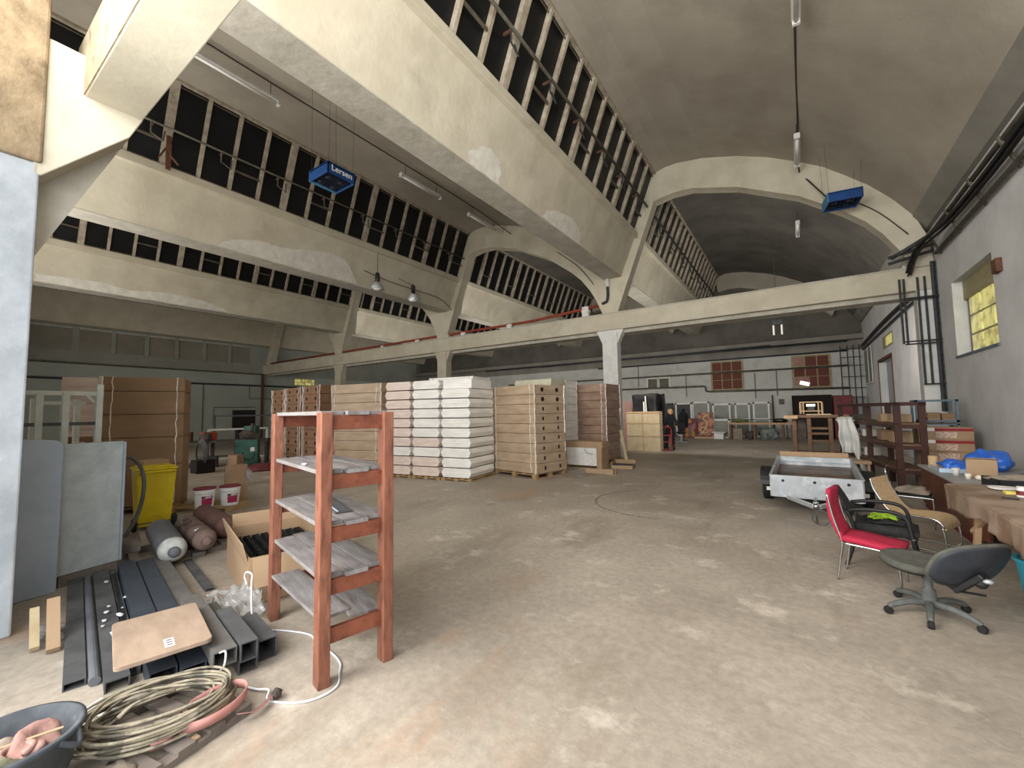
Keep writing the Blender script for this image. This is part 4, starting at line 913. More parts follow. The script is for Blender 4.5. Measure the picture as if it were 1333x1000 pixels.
# ---------------------------------------------------------------- chairs
# red chair
t = thing('visitor_chair', 'red fabric chair with thin chrome legs, nearest chair to the trailer', 'chair', (.33, 5.50, 0), -14)
S = .41
sm = MB(); sm.grid(lambda u, v: (u*.46-.01, (v-.5)*.42, S-.02+.015*math.cos((u-.1)*4)-.05*max(0, u-.85)), 10, 4); obj('seat', sm, 'redfab', t, solid=.045, smooth=True)
bmz = MB(); bmz.grid(lambda u, v: (-.0-.10*u-.035*math.sin(u*PI*1.1), (v-.5)*.42*(1-.06*u), S+.0+u*.46), 12, 4); obj('backrest', bmz, 'redfab', t, solid=.03, smooth=True)
for s_ in (-1, 1):
    y = s_*.2
    obj('leg', MB().tube(spline([(-.10, y, S+.42), (-.06, y, S+.2), (.0, y, S-.03), (-.02, y, .2), (-.05, y, 0)], 5), .011, 8), 'chrome', t, smooth=True)
    obj('leg', MB().tube(spline([(.0, y, S-.045), (.3, y, S-.06), (.40, y, S-.1), (.42, y, .0)], 5), .011, 8), 'chrome', t, smooth=True)
obj('stretcher', MB().tube([(0, -.2, S-.05), (0, .2, S-.05)], .01, 8).tube([(.3, -.2, S-.06), (.3, .2, S-.06)], .01, 8), 'chrome', t)
# black armchair
t = thing('armchair', 'black armchair between the red and the woven chair, arms curved', 'chair', (.46, 6.12, 0), -8)
obj('seat', MB().grid(lambda u, v: (u*.5, (v-.5)*.48, .40-.05*max(0, u-.8)*3), 10, 6), 'blackfab', t, solid=.09, smooth=True)
bk = MB(); bk.grid(lambda u, v: (-.02-.14*u, (v-.5)*(.44-.22*abs(u-.55)), .50+.28*u), 10, 8); obj('backrest', bk, 'blackfab', t, solid=.03, smooth=True)
for s_ in (-1, 1):
    y = s_*.27
    obj('armrest', MB().tube(spline([(-.05, y, .58), (.1, y, .61), (.32, y, .61), (.42, y, .55), (.45, y, .4), (.48, y, .2), (.52, y, 0)], 5), [.02]*13+[.018]*18, 8), 'black', t, smooth=True)
    obj('leg', MB().tube(spline([(-.05, y, .58), (.0, y, .4), (-.02, y, .2), (-.08, y, 0)], 5), .018, 8), 'black', t, smooth=True)
    obj('leg_cap', MB().ball((.46, y, .36), .02, 8), 'chrome', t)
obj('stretcher', MB().tube([(.0, -.27, .36), (.0, .27, .36)], .014, 6).tube([(.46, -.27, .34), (.46, .27, .34)], .014, 6), 'black', t)
tag(obj('green_garment', MB().grid(lambda u, v: (.56+u*.3+.02*math.sin(20*v), 5.93+v*.36, .455+.03*math.sin(u*9+3)*math.sin(v*8)+.01), 16, 16), 'blackfab', solid=.01, smooth=True), 'black garment with lime green print lying on the black armchair', 'garment')
lp = MB(); rnd = random.Random(8)
for q in range(9): lp.tube(spline([(.7+rnd.uniform(-.1, .1), 6.1+rnd.uniform(-.12, .12), .495), (.7+rnd.uniform(-.12, .12), 6.1+rnd.uniform(-.15, .15), .505), (.7+rnd.uniform(-.14, .14), 6.1+rnd.uniform(-.15, .15), .50)], 4), .012, 6)
lime = obj('print', lp, 'lime', bpy.data.objects['green_garment'])
# woven cantilever chair
t = thing('cantilever_chair', 'chair with tan woven seat and reclined back on a chrome tube frame', 'chair', (.92, 7.25, 0), -27)
prof = spline([(-.12, .78), (-.09, .65), (.0, .48), (.06, .40), (.12, .37), (.3, .385), (.46, .38), (.53, .33), (.55, .27)], 4)
wm = MB(); k = len(prof)
W2 = [[wm.v((p.x, y, p.y)) for y in (-.22, .22)] for p in [Vector((q[0], q[1], 0)) for q in prof]] if False else None
P2 = [(p[0], p[1]) for p in [tuple(v) for v in spline([(a, b_, 0) for a, b_ in [(-.12, .78), (-.09, .65), (.0, .48), (.06, .40), (.12, .37), (.3, .385), (.46, .38), (.53, .33), (.55, .27)]], 4)]]
cut = 14
def webs(pp):
    m = MB(); V = [(m.v((a, -.22, b_)), m.v((a, .22, b_))) for a, b_ in pp]
    for a, b_ in zip(V, V[1:]): m.bm.faces.new((a[0], b_[0], b_[1], a[1]))
    return m
obj('backrest', webs(P2[:cut+1]), 'rattan', t, solid=.02); obj('seat', webs(P2[cut:]), 'rattan', t, solid=.02)
for s_ in (-1, 1):
    y = s_*.235
    obj('frame_tube', MB().tube([(a, y, b_) for a, b_ in P2[:-2]], .012, 8), 'chrome', t, smooth=True)
    obj('leg', MB().tube(spline([(.53, y, .3), (.55, y, .15), (.52, y, .02), (.3, y, .015), (-.02, y, .015)], 5), .012, 8), 'chrome', t, smooth=True)
obj('stretcher', MB().tube([(-.02, -.235, .015), (-.02, .235, .015)], .012, 8), 'chrome', t)
# grey folding chair with clothes
t = thing('tube_chair', 'old metal tube chair with dusty clothes on it, in front of the brown desk', 'chair', (1.12, 8.35, 0), -10)
for y in (-.2, .2):
    obj('leg', MB().tube(spline([(.38, y, 0), (.38, y, .36), (.34, y, .41), (.0, y, .42), (-.05, y, .45), (-.10, y, .8)], 4), .011, 7), 'chrome', t, smooth=True)
    obj('leg', MB().tube([(.02, y, .4), (-.04, y, 0)], .011, 7), 'chrome', t)
obj('seat', MB().b(-.02, .38, -.2, .2, .41, .435), 'blackfab', t, bevel=.01)
obj('backrest', MB().box((-.085, 0, .68), (.02, .4, .22), (0, -.12, 0)), 'blackfab', t, bevel=.008)
obj('stretcher', MB().tube([(.38, -.2, .1), (.38, .2, .1)], .01, 6), 'chrome', t)
crumple('clothes_pile', 'grey dusty clothes heaped on the metal tube chair', (1.3, 8.32, .48), .17, (1.1, 1, .35), 'rag', 7, 'clothes')
# office chair
t = thing('office_chair', 'black swivel office chair without armrests, seen from behind, oval backrest tipped back', 'office chair', (.80, 4.83, 0), 0)
BT = [(.52-.80, 4.67-4.83), (.61-.8, 5.16-4.83), (.74-.8, 4.47-4.83), (1.06-.8, 4.62-4.83), (1.02-.8, 5.0-4.83)]
for (x, y) in BT:
    d = Vector((x, y, 0)); d = d.normalized()*.31
    l_ = obj('base_arm', MB().tube(spline([(0, 0, .09), d*.5+Vector((0, 0, .10)), d*.92+Vector((0, 0, .072)), d+Vector((0, 0, .055))], 4), [.03, .03, .028, .027, .026, .025, .024, .023, .022, .021, .02, .018, .016], 8), 'greyplast', t, smooth=True)
    obj('caster', MB().lathe([(.01, -.022), (.026, -.02), (.03, -.01), (.03, .01), (.026, .02), (.01, .022)], 12, at=d*1.02+Vector((0, 0, .03)), axis=(d.y, -d.x, 0)), 'rubber', l_)
obj('column', MB().lathe([(.045, .06), (.05, .1), (.045, .2), (.03, .21), (.028, .34)], 16), 'greyplast', t, smooth=True)
sd = Vector((-.55, .7, 0)).normalized()   # direction the chair faces
sx = Vector((sd.y, -sd.x, 0))
sm = MB()
def seatf(u, v):
    a = 2*PI*u; r_ = v*.235; x = math.cos(a)*r_*(1.02); y = math.sin(a)*r_
    p = sx*x+sd*(y+.03); z = .385+.012*(v**2)*4*.25+.05*(y/.23)*.25
    return (p.x-.03, p.y+.03, z)
sm.grid(seatf, 28, 6); obj('seat', sm, 'seatfab', t, solid=.05, smooth=True)
obj('seat_pan', MB().lathe([(.05, .31), (.14, .32), (.2, .345), (.22, .36)], 24, at=(sd.x*.03-.03, sd.y*.03+.03, 0)), 'black', t, smooth=True)
bk = MB()
bc = Vector((.255, -.20, .485)); upv = (Vector((0, 0, 1))*.8-sd*.42).normalized(); nrm = sx.cross(upv).normalized()
def backf(u, v):
    a = 2*PI*u; r_ = v; ca, sa = math.cos(a), math.sin(a); kk = (abs(ca)**2.7+abs(sa)**2.7)**(-1/2.7); x = ca*kk*.305*r_; y = sa*kk*.19*r_
    p = bc+sx*x+upv*y+sd*(.06*(x/.27)**2+.02*(y/.17)**2)
    return tuple(p)
bk.grid(backf, 36, 8); obj('backrest', bk, 'shell', t, solid=.035, smooth=True)
bk = MB()
def rimf(u):
    a = 2*PI*u; ca, sa = math.cos(a), math.sin(a); kk = (abs(ca)**2.7+abs(sa)**2.7)**(-1/2.7); x = ca*kk*.308; y = sa*kk*.193
    return tuple(bc+sx*x+upv*y+sd*(.06*(x/.27)**2+.02*(y/.17)**2))
bk.tube([rimf(k/40) for k in range(40)], .017, 7, closed=True); obj('backrest_rim', bk, 'seatfab', t, smooth=True)
hp = bc-upv*.12-sd*.03
obj('back_bracket', MB().bar(hp+upv*.06-sd*.03, Vector((.14, -.12, .26)), .09, .04).bar(Vector((.16, -.13, .27)), Vector((0, 0, .33)), .06, .03).ball(tuple(hp-sd*.03), .045, 10, (1, 1, 1.2)), 'black', t, bevel=.008)
obj('adjust_knob', MB().ball(tuple(hp-sd*.065+upv*.02), .025, 10, (1.3, 1, .7)), 'galv', t, smooth=True)
obj('lever', MB().tube([(.16, -.14, .265), (.30, -.10, .25)], .009, 6), 'black', t)
# ---------------------------------------------------------------- big covered table, desk
t = thing('covered_table', 'large table covered with a worn brown sheet at the right edge', 'table', (1.30, 3.9, 0))
def top(u, v):
    x = u*1.55; y = v*2.85
    z = .82+.006*noise.noise(Vector((x*3, y*3, 0)))
    e = 0.10
    r_ = max(0, e-math.hypot(max(0, x), max(0, 2.85-y))) if False else 0
    return (x, y, z)
poly = [(0, 0), (1.6, 0), (1.6, 2.9), (.22, 2.9), (.08, 2.86), (.01, 2.76), (0, 2.6)]
obj('tabletop', MB().prism(poly, 'z', .78, .82), 'cloth', t, bevel=.012)
ed = [(0, 0), (0, .5), (0, 1.0), (0, 1.5), (0, 2.0), (0, 2.6), (.01, 2.76), (.08, 2.86), (.22, 2.9), (.8, 2.9), (1.6, 2.9)]
dm = MB(); ES = spline([(a, b_, 0) for a, b_ in ed], 6); n_ = len(ES)
def dr(u, v):
    p = ES[min(n_-1, int(round(u*(n_-1))))]; c = Vector((.8, 1.4, 0)); o_ = (p-c).normalized()
    k_ = .02*v*math.sin(p.y*11+p.x*13)+.015*v*math.sin(p.y*29)
    L_ = .22+.05*math.sin(p.y*2.3+1)+.02*math.sin(p.y*7)
    return (p.x+o_.x*(k_+.008), p.y+o_.y*(k_+.008), .815-L_*v)
dm.grid(dr, n_-1, 8); obj('cloth_drape', dm, 'cloth', t, smooth=True, solid=.006)
for (x, y) in ((.16, 2.6), (1.4, 2.6), (.16, .3), (1.4, .3)): obj('leg', MB().bar((x, y, 0), (x+.04, y-.12, .78), .05).bar((x, y+.02, .35), (x+.1, y-.42, .72), .035), 'lwood', t)
obj('tabletop_stain', MB().b(.38, .6, 1.5, 1.52, .821, .8225), 'rust', t)
tag(obj('foam_plate', MB().lathe([(.04, 0), (.09, .012), (.11, .03), (.105, .032), (.05, .01)], 24, at=(1.68, 6.42, .822)), 'foam', smooth=True), 'white foam plate near the far corner of the covered table', 'plate')
tag(obj('sponge', MB().b(1.62, 1.72, 6.12, 6.2, .822, .852), 'sponge', bevel=.006), 'yellow sponge beside the white plate', 'sponge')
for x, y, lab, mm_ in ((1.70, 6.02, 'small glass jar with a dark red label on the covered table', 'jarred'), (1.79, 6.05, 'white cup behind the dark red jar', None)):
    t = thing('jar' if mm_ else 'cup', lab, 'jar' if mm_ else 'cup', (x, y, .822))
    obj('jar_body', MB().lathe([(.036, 0), (.04, .01), (.04, .075), (.034, .085)], 18), 'foam', t, smooth=False)
    if mm_: obj('label', MB().lathe([(.0408, .02), (.0408, .062)], 18, caps=False), 'jarred', t)
    obj('rim', MB().lathe([(.036, .085), (.036, .1)], 18), 'lampw', t)
tag(obj('marker_pen', MB().tube([(1.52, 5.86, .83), (1.62, 5.82, .83)], .008, 8), 'black'), 'black marker pen lying on the covered table', 'pen')
t = thing('waste_bucket', 'turquoise plastic bucket under the edge of the covered table', 'bucket', (1.62, 5.38, 0))
obj('bucket_body', MB().lathe([(.13, 0), (.175, .38), (.19, .385), (.19, .41), (.165, .41), (.12, .02)], 24, caps=False).lathe([(.0001, .01), (.13, .01)], 24, caps=False), 'teal', t, smooth=False)
obj('bin_liner', MB().ball((0, 0, .38), .15, 14, (1, 1, .35), .6, 4), 'film', t, smooth=True)
t = thing('desk', 'brown desk with grey top standing along the right wall, crowded with bags', 'desk', (1.62, 7.15, 0))
obj('desktop', MB().prism([(0, .35), (.12, .08), (.34, 0), (1.2, 0), (1.2, 2.75), (0, 2.75)], 'z', .67, .70), 'desktop', t, bevel=.004)
obj('side_panel', MB().prism([(.04, .4), (.15, .14), (.18, .16), (.08, .41), (.08, 2.7), (.04, 2.7)], 'z', .08, .67), 'desk', t)
obj('side_panel', MB().b(.1, 1.15, 2.68, 2.72, 0, .67), 'desk', t); obj('side_panel', MB().b(1.1, 1.15, .2, 2.7, 0, .67), 'desk', t)
obj('plinth', MB().b(.06, .12, .45, 2.7, 0, .08), 'redwood', t)
for n_, (x, y, rr, sq, lab) in enumerate(((2.35, 9.5, .27, (1.0, 1.25, .55), 'large blue plastic bag at the back of the brown desk'), (1.92, 9.08, .17, (1, 1.2, .5), 'smaller blue bag in a clear tray on the brown desk'))):
    crumple('plastic_bag', lab, (x, y, .70+rr*sq[2]*.98+(.0 if n_ == 0 else .015)), rr, sq, 'bluebag', 3+n_, 'bag', 'blue bags on the brown desk')
tag(obj('clear_tray', MB().b(1.7, 2.15, 8.85, 9.4, .70, .712).b(1.69, 1.71, 8.85, 9.4, .70, .76).b(1.7, 2.15, 8.84, 8.86, .70, .76), 'tray'), 'pale clear tray holding the smaller blue bag', 'tray')
t = thing('carton', 'plain brown carton standing upright on the brown desk', 'carton', (2.05, 8.45, .70), -15)
obj('box', MB().b(-.16, .13, -.1, .1, 0, .25), 'cardl', t, bevel=.006); obj('flap', MB().box((-.015, .13, .24), (.28, .1, .006), (-.3, 0, 0)), 'cardl', t)
for q, (x, y) in enumerate(((1.84, 8.2), (1.93, 8.12), (2.02, 8.08))):
    tag(obj('foam_cup', MB().lathe([(.026, 0), (.036, .07), (.03, .075)], 14, at=(x, y, .70)) if q == 0 else MB().ball((x, y, .735), .04, 12, (1.2, 1, .85)), 'fruit', smooth=True), ['white cup in front of the plain carton, left of two pale lumps', 'larger pale lump in front of the plain carton', 'smaller pale lump right of the larger one'][q], 'cup' if q == 0 else 'lump')
tag(obj('foam_cup', MB().lathe([(.03, 0), (.045, .1), (.045, .105)], 16, at=(1.80, 8.55, .70)), 'foam', smooth=True), 'tall white cup left of the plain carton on the desk', 'cup')
tag(obj('tin_can', MB().lathe([(.06, 0), (.06, .18), (.055, .185)], 16, at=(1.75, 9.5, .70)), 'rattan'), 'small tan tin at the far left end of the brown desk', 'tin')
t = thing('dark_crate', 'long low black tray at the right end of the desk, full of crumpled plastic', 'crate', (2.35, 7.5, .70), 5)
obj('tray', MB().b(-.5, .6, -.2, -.18, 0, .12).b(-.5, .6, .2, .22, 0, .12).b(-.5, -.48, -.2, .2, 0, .12).b(-.5, .6, -.2, .2, 0, .012), 'black', t)
obj('crumpled_plastic', MB().ball((-.15, 0, .1), .2, 14, (1.5, .8, .35), .8, 12), 'rag', t, smooth=True)
t = thing('spray_bottle', 'pale blue bottle with a black and white patterned top by the right wall', 'bottle', (2.55, 7.8, .70))
obj('bottle_body', MB().lathe([(.13, 0), (.14, .1), (.1, .28), (.05, .36), (.045, .4)], 18), 'paleblue', t, smooth=True)
obj('patterned_wrap', MB().ball((-.1, .02, .5), .13, 12, (.8, .7, 1.1), .8, 5).ball((-.2, .03, .62), .06, 10, (1.2, .8, .9), .7, 6), 'zebra', t, smooth=True)
# red-striped cartons
for q, (z, lab) in enumerate(((0, 'lowest tall brown carton of the stack behind the desk'), (.78, 'red-striped brown carton in the middle of the stack behind the desk'), (1.02, 'topmost red-striped brown carton of the stack behind the desk'))):
    h = (.775, .24, .24)[q]
    t = thing('carton', lab, 'carton', (1.98, 11.75, z), -2)
    obj('box', MB().b(0, .78, 0, .5, .001, h), 'cardl', t, bevel=.006)
    if q:
        obj('stripe', MB().b(.24, .78, -.004, 0, h-.075, h-.02), 'redstripe', t)
        obj('white_print', MB().b(.01, .24, -.004, 0, h-.075, h-.01), 'whitelabel', t)
        obj('speckled_print', MB().b(.25, .55, -.004, 0, .03, h-.09), 'speck', t)
    else: obj('speckled_print', MB().b(.27, .56, -.004, 0, .58, .74), 'speck', t)
tag(obj('plank', MB().bar((1.92, 11.45, 0), (1.96, 11.66, .95), .05, .1), 'benchw'), 'grey-brown plank leaning at the left of the carton stack', 'plank')
t = thing('steel_rack', 'blue-grey angle steel rack by the right wall holding small cartons', 'rack', (2.08, 12.45, 0))
for x in (0, .62):
    for y in (0, .45): obj('leg', MB().b(x, x+.045, y, y+.045, 0, 1.82), 'bluerack', t)
for z in (.4, 1.28, 1.78): obj('shelf' if z < 1.5 else 'crossrail', MB().b(0, .665, 0, .03, z, z+.04).b(0, .665, .46, .495, z, z+.04).b(0, .03, 0, .49, z, z+.04).b(.635, .665, 0, .49, z, z+.04) if z > 1.5 else MB().b(0, .665, 0, .495, z, z+.03), 'bluerack', t)
obj('crossrail', MB().b(0, .665, 0, .03, 1.34, 1.39), 'bluerack', t)
for q, (x, z, w_, h_, lab) in enumerate(((2.15, 1.312, .12, .12, 'small carton at the left on the blue-grey rack'), (2.29, 1.312, .2, .12, 'wide carton in the middle of the blue-grey rack, lower one'), (2.29, 1.434, .2, .11, 'carton stacked on the middle one of the blue-grey rack'), (2.52, 1.312, .2, .11, 'carton at the right on the blue-grey rack, lower one'), (2.51, 1.424, .2, .1, 'carton on top at the right of the blue-grey rack'), (2.14, 1.434, .14, .14, 'small carton on top at the left of the blue-grey rack'))):
    tag(obj('small_carton', MB().b(x, x+w_, 12.6, 12.8, z, z+h_), 'cardl' if q % 2 else 'card', bevel=.004), lab, 'carton', 'small cartons on the blue-grey rack')
# dark shelf rack
t = thing('shelf_rack', 'long dark brown wooden rack with three shelves behind the trailer', 'rack', (1.50, 10.8, 0), 7)
LR = 4.6
for y in (0, 1.9, LR):
    for x in (0, .36): obj('leg', MB().b(x, x+.1, y, y+.07, 0, 1.77), 'darkbrown', t, bevel=.004)
for z in (.48, .94, 1.34): obj('shelf', MB().b(.0, .46, 0, LR+.07, z, z+.03), 'junk' if z < 0 else 'benchw', t); obj('crossrail', MB().b(-.01, .02, 0, LR+.07, z-.07, z), 'darkbrown', t); obj('crossrail', MB().b(0, .46, -.01, .02, z-.07, z), 'darkbrown', t)
obj('crossrail', MB().b(-.01, .03, 0, LR+.07, 1.7, 1.77).b(.43, .47, 0, LR+.07, 1.7, 1.77).b(0, .46, 0, .04, 1.7, 1.77), 'darkbrown', t)
def on_rack(x, y): r_ = math.radians(7); return (1.50+x*math.cos(r_)-y*math.sin(r_), 10.8+x*math.sin(r_)+y*math.cos(r_))
for q, (y, z, w_, h_, mm_, lab) in enumerate(((.5, 1.372, .3, .16, 'cardl', 'brown carton on the top shelf of the dark rack, nearest end'), (1.2, 1.372, .3, .16, 'cardl', 'brown carton on the top shelf of the dark rack, farther one'), (.5, .972, .32, .22, 'cardl', 'brown carton on the middle shelf of the dark rack, nearest end'), (1.25, .972, .32, .22, 'card', 'brown carton on the middle shelf of the dark rack, next one'), (2.7, .972, .42, .18, 'whitelabel', 'white printed box on the middle shelf of the dark rack'), (3.6, 1.372, .3, .12, 'junk', 'dark box at the far end of the top shelf of the dark rack'), (2.6, .512, .4, .2, 'whitelabel', 'white box on the lowest shelf of the dark rack'))):
    x0, y0 = on_rack(.1, y); t = thing('carton', lab, 'carton', (x0, y0, z), 7)
    obj('box', MB().b(0, .3, 0, w_, 0, h_), mm_, t, bevel=.005)
    if mm_ == 'whitelabel': obj('print', MB().tube(arc((-.003, w_/2, h_*.3), h_*.45, 0, PI, 10, 'yz'), .008, 5), 'hole', t)
# stool
t = thing('wooden_stool', 'small light wooden stool between trailer and dark rack', 'stool', (1.02, 11.9, 0), 0)
obj('seat', MB().b(-.2, .2, -.16, .16, .46, .53), 'lwood', t, bevel=.01)
for x in (-.15, .15):
    for y in (-.11, .11): obj('leg', MB().bar((x*1.15, y*1.2, 0), (x, y, .46), .04), 'lwood', t)
# heavy workbench
t = thing('workbench', 'tall heavy old wooden workbench behind the trailer', 'workbench', (-.25, 18.0, 0), -2)
obj('benchtop', MB().b(-.12, 2.05, 0, .9, 1.33, 1.43), 'benchw', t, bevel=.01)
obj('vise_block', MB().b(-.22, .2, -.12, .0, 1.3, 1.42), 'lwood', t, bevel=.01)
for x in (.02, .45, 1.05, 1.75): obj('leg', MB().b(x, x+.12, .05, .17, .1, 1.33), 'benchw', t, bevel=.006); obj('leg', MB().b(x, x+.12, .72, .84, .1, 1.33), 'benchw', t, bevel=.006)
obj('sill_rail', MB().b(-.1, 1.95, .03, .2, 0, .12).b(-.1, 1.95, .7, .86, 0, .12), 'benchw', t, bevel=.008)
obj('drawer', MB().b(.55, 1.05, .04, .6, .75, .82).b(.57, 1.03, .04, .6, .5, .56).b(.57, 1.03, .04, .6, .93, 1.0), 'benchw', t)
obj('panel', MB().b(.16, .42, .3, .36, .5, 1.33), 'junk', t)
tag(obj('plank', MB().b(.2, .9, 18.1, 18.5, 1.432, 1.46), 'ply'), 'pale plank lying on the heavy workbench', 'plank')
tag(obj('pallet_board', MB().b(-.05, .9, 17.0, 17.6, 0, .12), 'darkbrown', bevel=.01), 'dark board lying on the floor before the heavy workbench', 'board')
# chair frames upside on the bench
t = thing('chair_frame', 'bare wooden armchair frame standing on the heavy workbench', 'chair frame', (.35, 18.45, 1.462), -5)
for x in (-.32, -.22, .22, .32): obj('leg', MB().tube(spline([(x, 0, 0), (x, 0, .36), (x*.92, 0, .42)], 4), .022, 8), 'lwood', t)
for z in (.1, .42): obj('crossrail', MB().tube([(-.32, 0, z), (.32, 0, z)], .02, 8), 'lwood', t)
obj('bright_face', MB().b(-.13, .13, -.02, .02, .27, .35), mat('bright_spot', '#fff8ea', emit=.8), t); obj('core', MB().b(-.1, .1, 0, .1, .1, .26), 'black', t)  # small pale panel in the chair frame, set to glow
for s_ in (-1, 1): obj('armrest', MB().tube([(s_*.32, 0, .4), (s_*.32, .4, .4)], .02, 8).tube([(s_*.32, .4, 0), (s_*.32, .4, .4)], .02, 8), 'lwood', t)
# cabinets in the back right
tag(obj('cabinet', MB().b(-.3, 1.45, 27.6, 28.5, .0, 2.35).b(-.3, -.22, 27.55, 27.6, 0, 2.35).b(-.3, 1.45, 27.55, 27.6, 2.27, 2.35), 'hole'), 'large black open cabinet under the right shuttered window', 'cabinet')
t = thing('cabinet', 'dark red cabinet beside the black one in the back corner', 'cabinet', (1.8, 28.0, 0)); obj('cabinet_body', MB().b(-.3, .5, -.4, .4, 0, 2.3), 'darkred', t, bevel=.01); obj('door', MB().b(-.27, .47, -.42, -.4, .1, 2.2), 'artbg', t)
# back workbench with items
t = thing('workbench', 'long light wooden workbench against the back wall', 'workbench', (-3.3, 26.0, 0))
obj('benchtop', MB().b(0, 3.1, 0, .75, .82, .92), 'lwood', t, bevel=.01)
for x in (.05, 1.2, 2.5, 2.9): obj('leg', MB().b(x, x+.12, .05, .17, 0, .82).b(x, x+.12, .58, .7, 0, .82), 'benchw', t)
tag(obj('tarp_bundle', MB().ball((-1.42, 26.38, .3), .3, 18, (1.25, .5, .9), .9, 8), mat('tarp_mix', '#3b423e', '#8e9691', scale=3, rough=.8), smooth=True), 'grey-green crumpled tarp under the light workbench', 'tarp')
tag(obj('junk_pile', MB().ball((-2.28, 26.38, .24), .22, 14, (1.1, .6, .9), .8, 3), 'junk', smooth=True), 'brown heap of rags under the light workbench', 'rags')
tag(obj('crate', MB().b(-3.05, -2.6, 25.85, 26.3, 0, .62).b(-3.1, -2.55, 25.8, 26.35, .25, .3), 'rag', bevel=.02), 'grey-beige crate under the left end of the light workbench', 'crate')
tag(obj('black_bag', MB().ball((-.85, 26.3, 1.03), .16, 12, (2.1, 1, .7), .5, 3), 'blackwrap', smooth=True), 'black bag lying on the light workbench', 'bag')
tag(obj('potted_shrub', MB().ball((-2.65, 26.3, 1.02), .14, 10, (2.4, 1, .7), .9, 6), 'leaf', smooth=True), 'dark greenish heap on the left end of the light workbench', 'plant')
# window frames leaning at the back wall
def wframe(x0, x1, z0, z1, y, lab, glass='winglass', mid=False, fm_='white'):
    t = thing('salvaged_window', lab, 'window frame', ((x0+x1)/2, y, z0), group='old window frames leaning along the back wall'); w_ = (x1-x0)/2; h_ = z1-z0
    obj('frame', MB().b(-w_, -w_+.09, -.03, .03, 0, h_).b(w_-.09, w_, -.03, .03, 0, h_).b(-w_, w_, -.03, .03, 0, .09).b(-w_, w_, -.03, .03, h_-.09, h_), fm_, t)
    obj('glass_pane', MB().b(-w_+.09, w_-.09, -.008, .008, .09, h_-.09), glass, t)
    if mid: obj('mullion', MB().b(-w_, w_, -.025, .025, h_*.48, h_*.54), fm_, t)
    return t
wframe(-8.0, -6.7, 0, 2.1, 28.3, 'dark framed window at the far left of the leaning frames', 'dark', fm_='junk')
wframe(-6.6, -5.6, 0, 2.1, 28.4, 'white window frame with dark pane left of the two paintings', 'dark')
wframe(-5.6, -4.6, 0, 2.15, 28.5, 'white glazed frame behind the left painting')
wframe(-4.4, -3.4, 0, 2.0, 28.3, 'white frame with olive pane right of the paintings', 'winglass')
wframe(-3.2, -2.4, 0, 2.0, 28.5, 'white window frame with two panes, left one above the light workbench', mid=True)
wframe(-2.25, -1.4, 0, 2.05, 28.5, 'white window frame with two panes, right one above the light workbench', 'winglass', mid=True)
wframe(-4.2, -3.3, 0, 1.1, 26.9, 'low white window frame beside the light workbench', 'winglass')
tag(obj('pipe_rail', MB().tube([(-6, 27.8, 1.05), (-.6, 27.8, 1.05)], .025, 6).tube([(-6, 27.8, 0), (-6, 27.8, 1.05)], .025, 6).tube([(-.6, 27.8, 0), (-.6, 27.8, 1.05)], .025, 6), 'pipe'), 'thin pale railing running behind the light workbench', 'railing')
tag(obj('white_stove', MB().b(-4.05, -3.55, 26.1, 26.6, .0, .32).b(-4.15, -3.45, 26.0, 26.7, .34, .40), 'white', bevel=.02), 'low white appliance in front of the low white window frame', 'appliance')
tag(obj('wall_switch', MB().b(-.95, -.7, YB-.1, YB-.02, 1.9, 2.2), 'pipe'), 'small grey box on the back wall right of the window frames', 'switch box')
tag(obj('iron_bar', MB().tube([(-1.25, 28.8, 0), (-1.25, 28.8, 2.45)], .04, 6), 'pipedk'), 'dark iron bar standing against the back wall', 'bar')
# two paintings
t = thing('painting', 'dark red painting with a rose and gold flower shape leaning on the floor, left one', 'painting', (-5.5, 27.0, 0), 0, rot=(-.08, 0, 0))
obj('canvas', MB().b(-.42, .42, 0, .04, 0, 1.15), 'artbg', t)
def petal(cx, cz, w_, h_, an, d=.0): 
    return [(cx+(w_*math.cos(a)*(1-.35*math.sin(a)))*math.cos(an)-(h_*math.sin(a))*math.sin(an), cz+(w_*math.cos(a)*(1-.35*math.sin(a)))*math.sin(an)+(h_*math.sin(a))*math.cos(an)) for a in [2*PI*k/18 for k in range(18)]]
obj('painted_shape', MB().prism(petal(-.17, .6, .13, .3, .45), 'y', -.006, 0).prism(petal(.17, .6, .13, .3, -.45), 'y', -.006, 0), 'artpink', t)
obj('painted_shape', MB().prism(petal(-.14, .28, .13, .24, -.2), 'y', -.009, -.003).prism(petal(.14, .28, .13, .24, .2), 'y', -.009, -.003).prism(petal(0, .98, .12, .12, 0), 'y', -.006, 0), 'artgold', t)
obj('painted_shape', MB().prism(petal(0, .42, .1, .34, 0), 'y', -.014, -.008), 'cylb', t)
t = thing('painting', 'tall brown and grey painting with looping ribbons, right one of the two', 'painting', (-4.55, 26.7, 0), 0, rot=(-.08, 0, 0))
obj('canvas', MB().b(-.42, .42, 0, .05, 0, 1.5), 'artmix', t)
obj('painted_shape', MB().tube(spline([(-.3, -.01, .2), (-.05, -.01, .5), (.1, -.01, .9), (-.15, -.01, 1.15), (.2, -.01, 1.4)], 5), .05, 6).tube(arc((-.1, -.01, .45), .18, 0, 2*PI, 16)[:-1], .04, 6, closed=True), 'rattan', t)
tag(obj('low_plinth', MB().b(-5.1, -3.95, 26.2, 26.5, 0, .1), 'lwood'), 'low wooden strip on the floor before the paintings', 'plank')
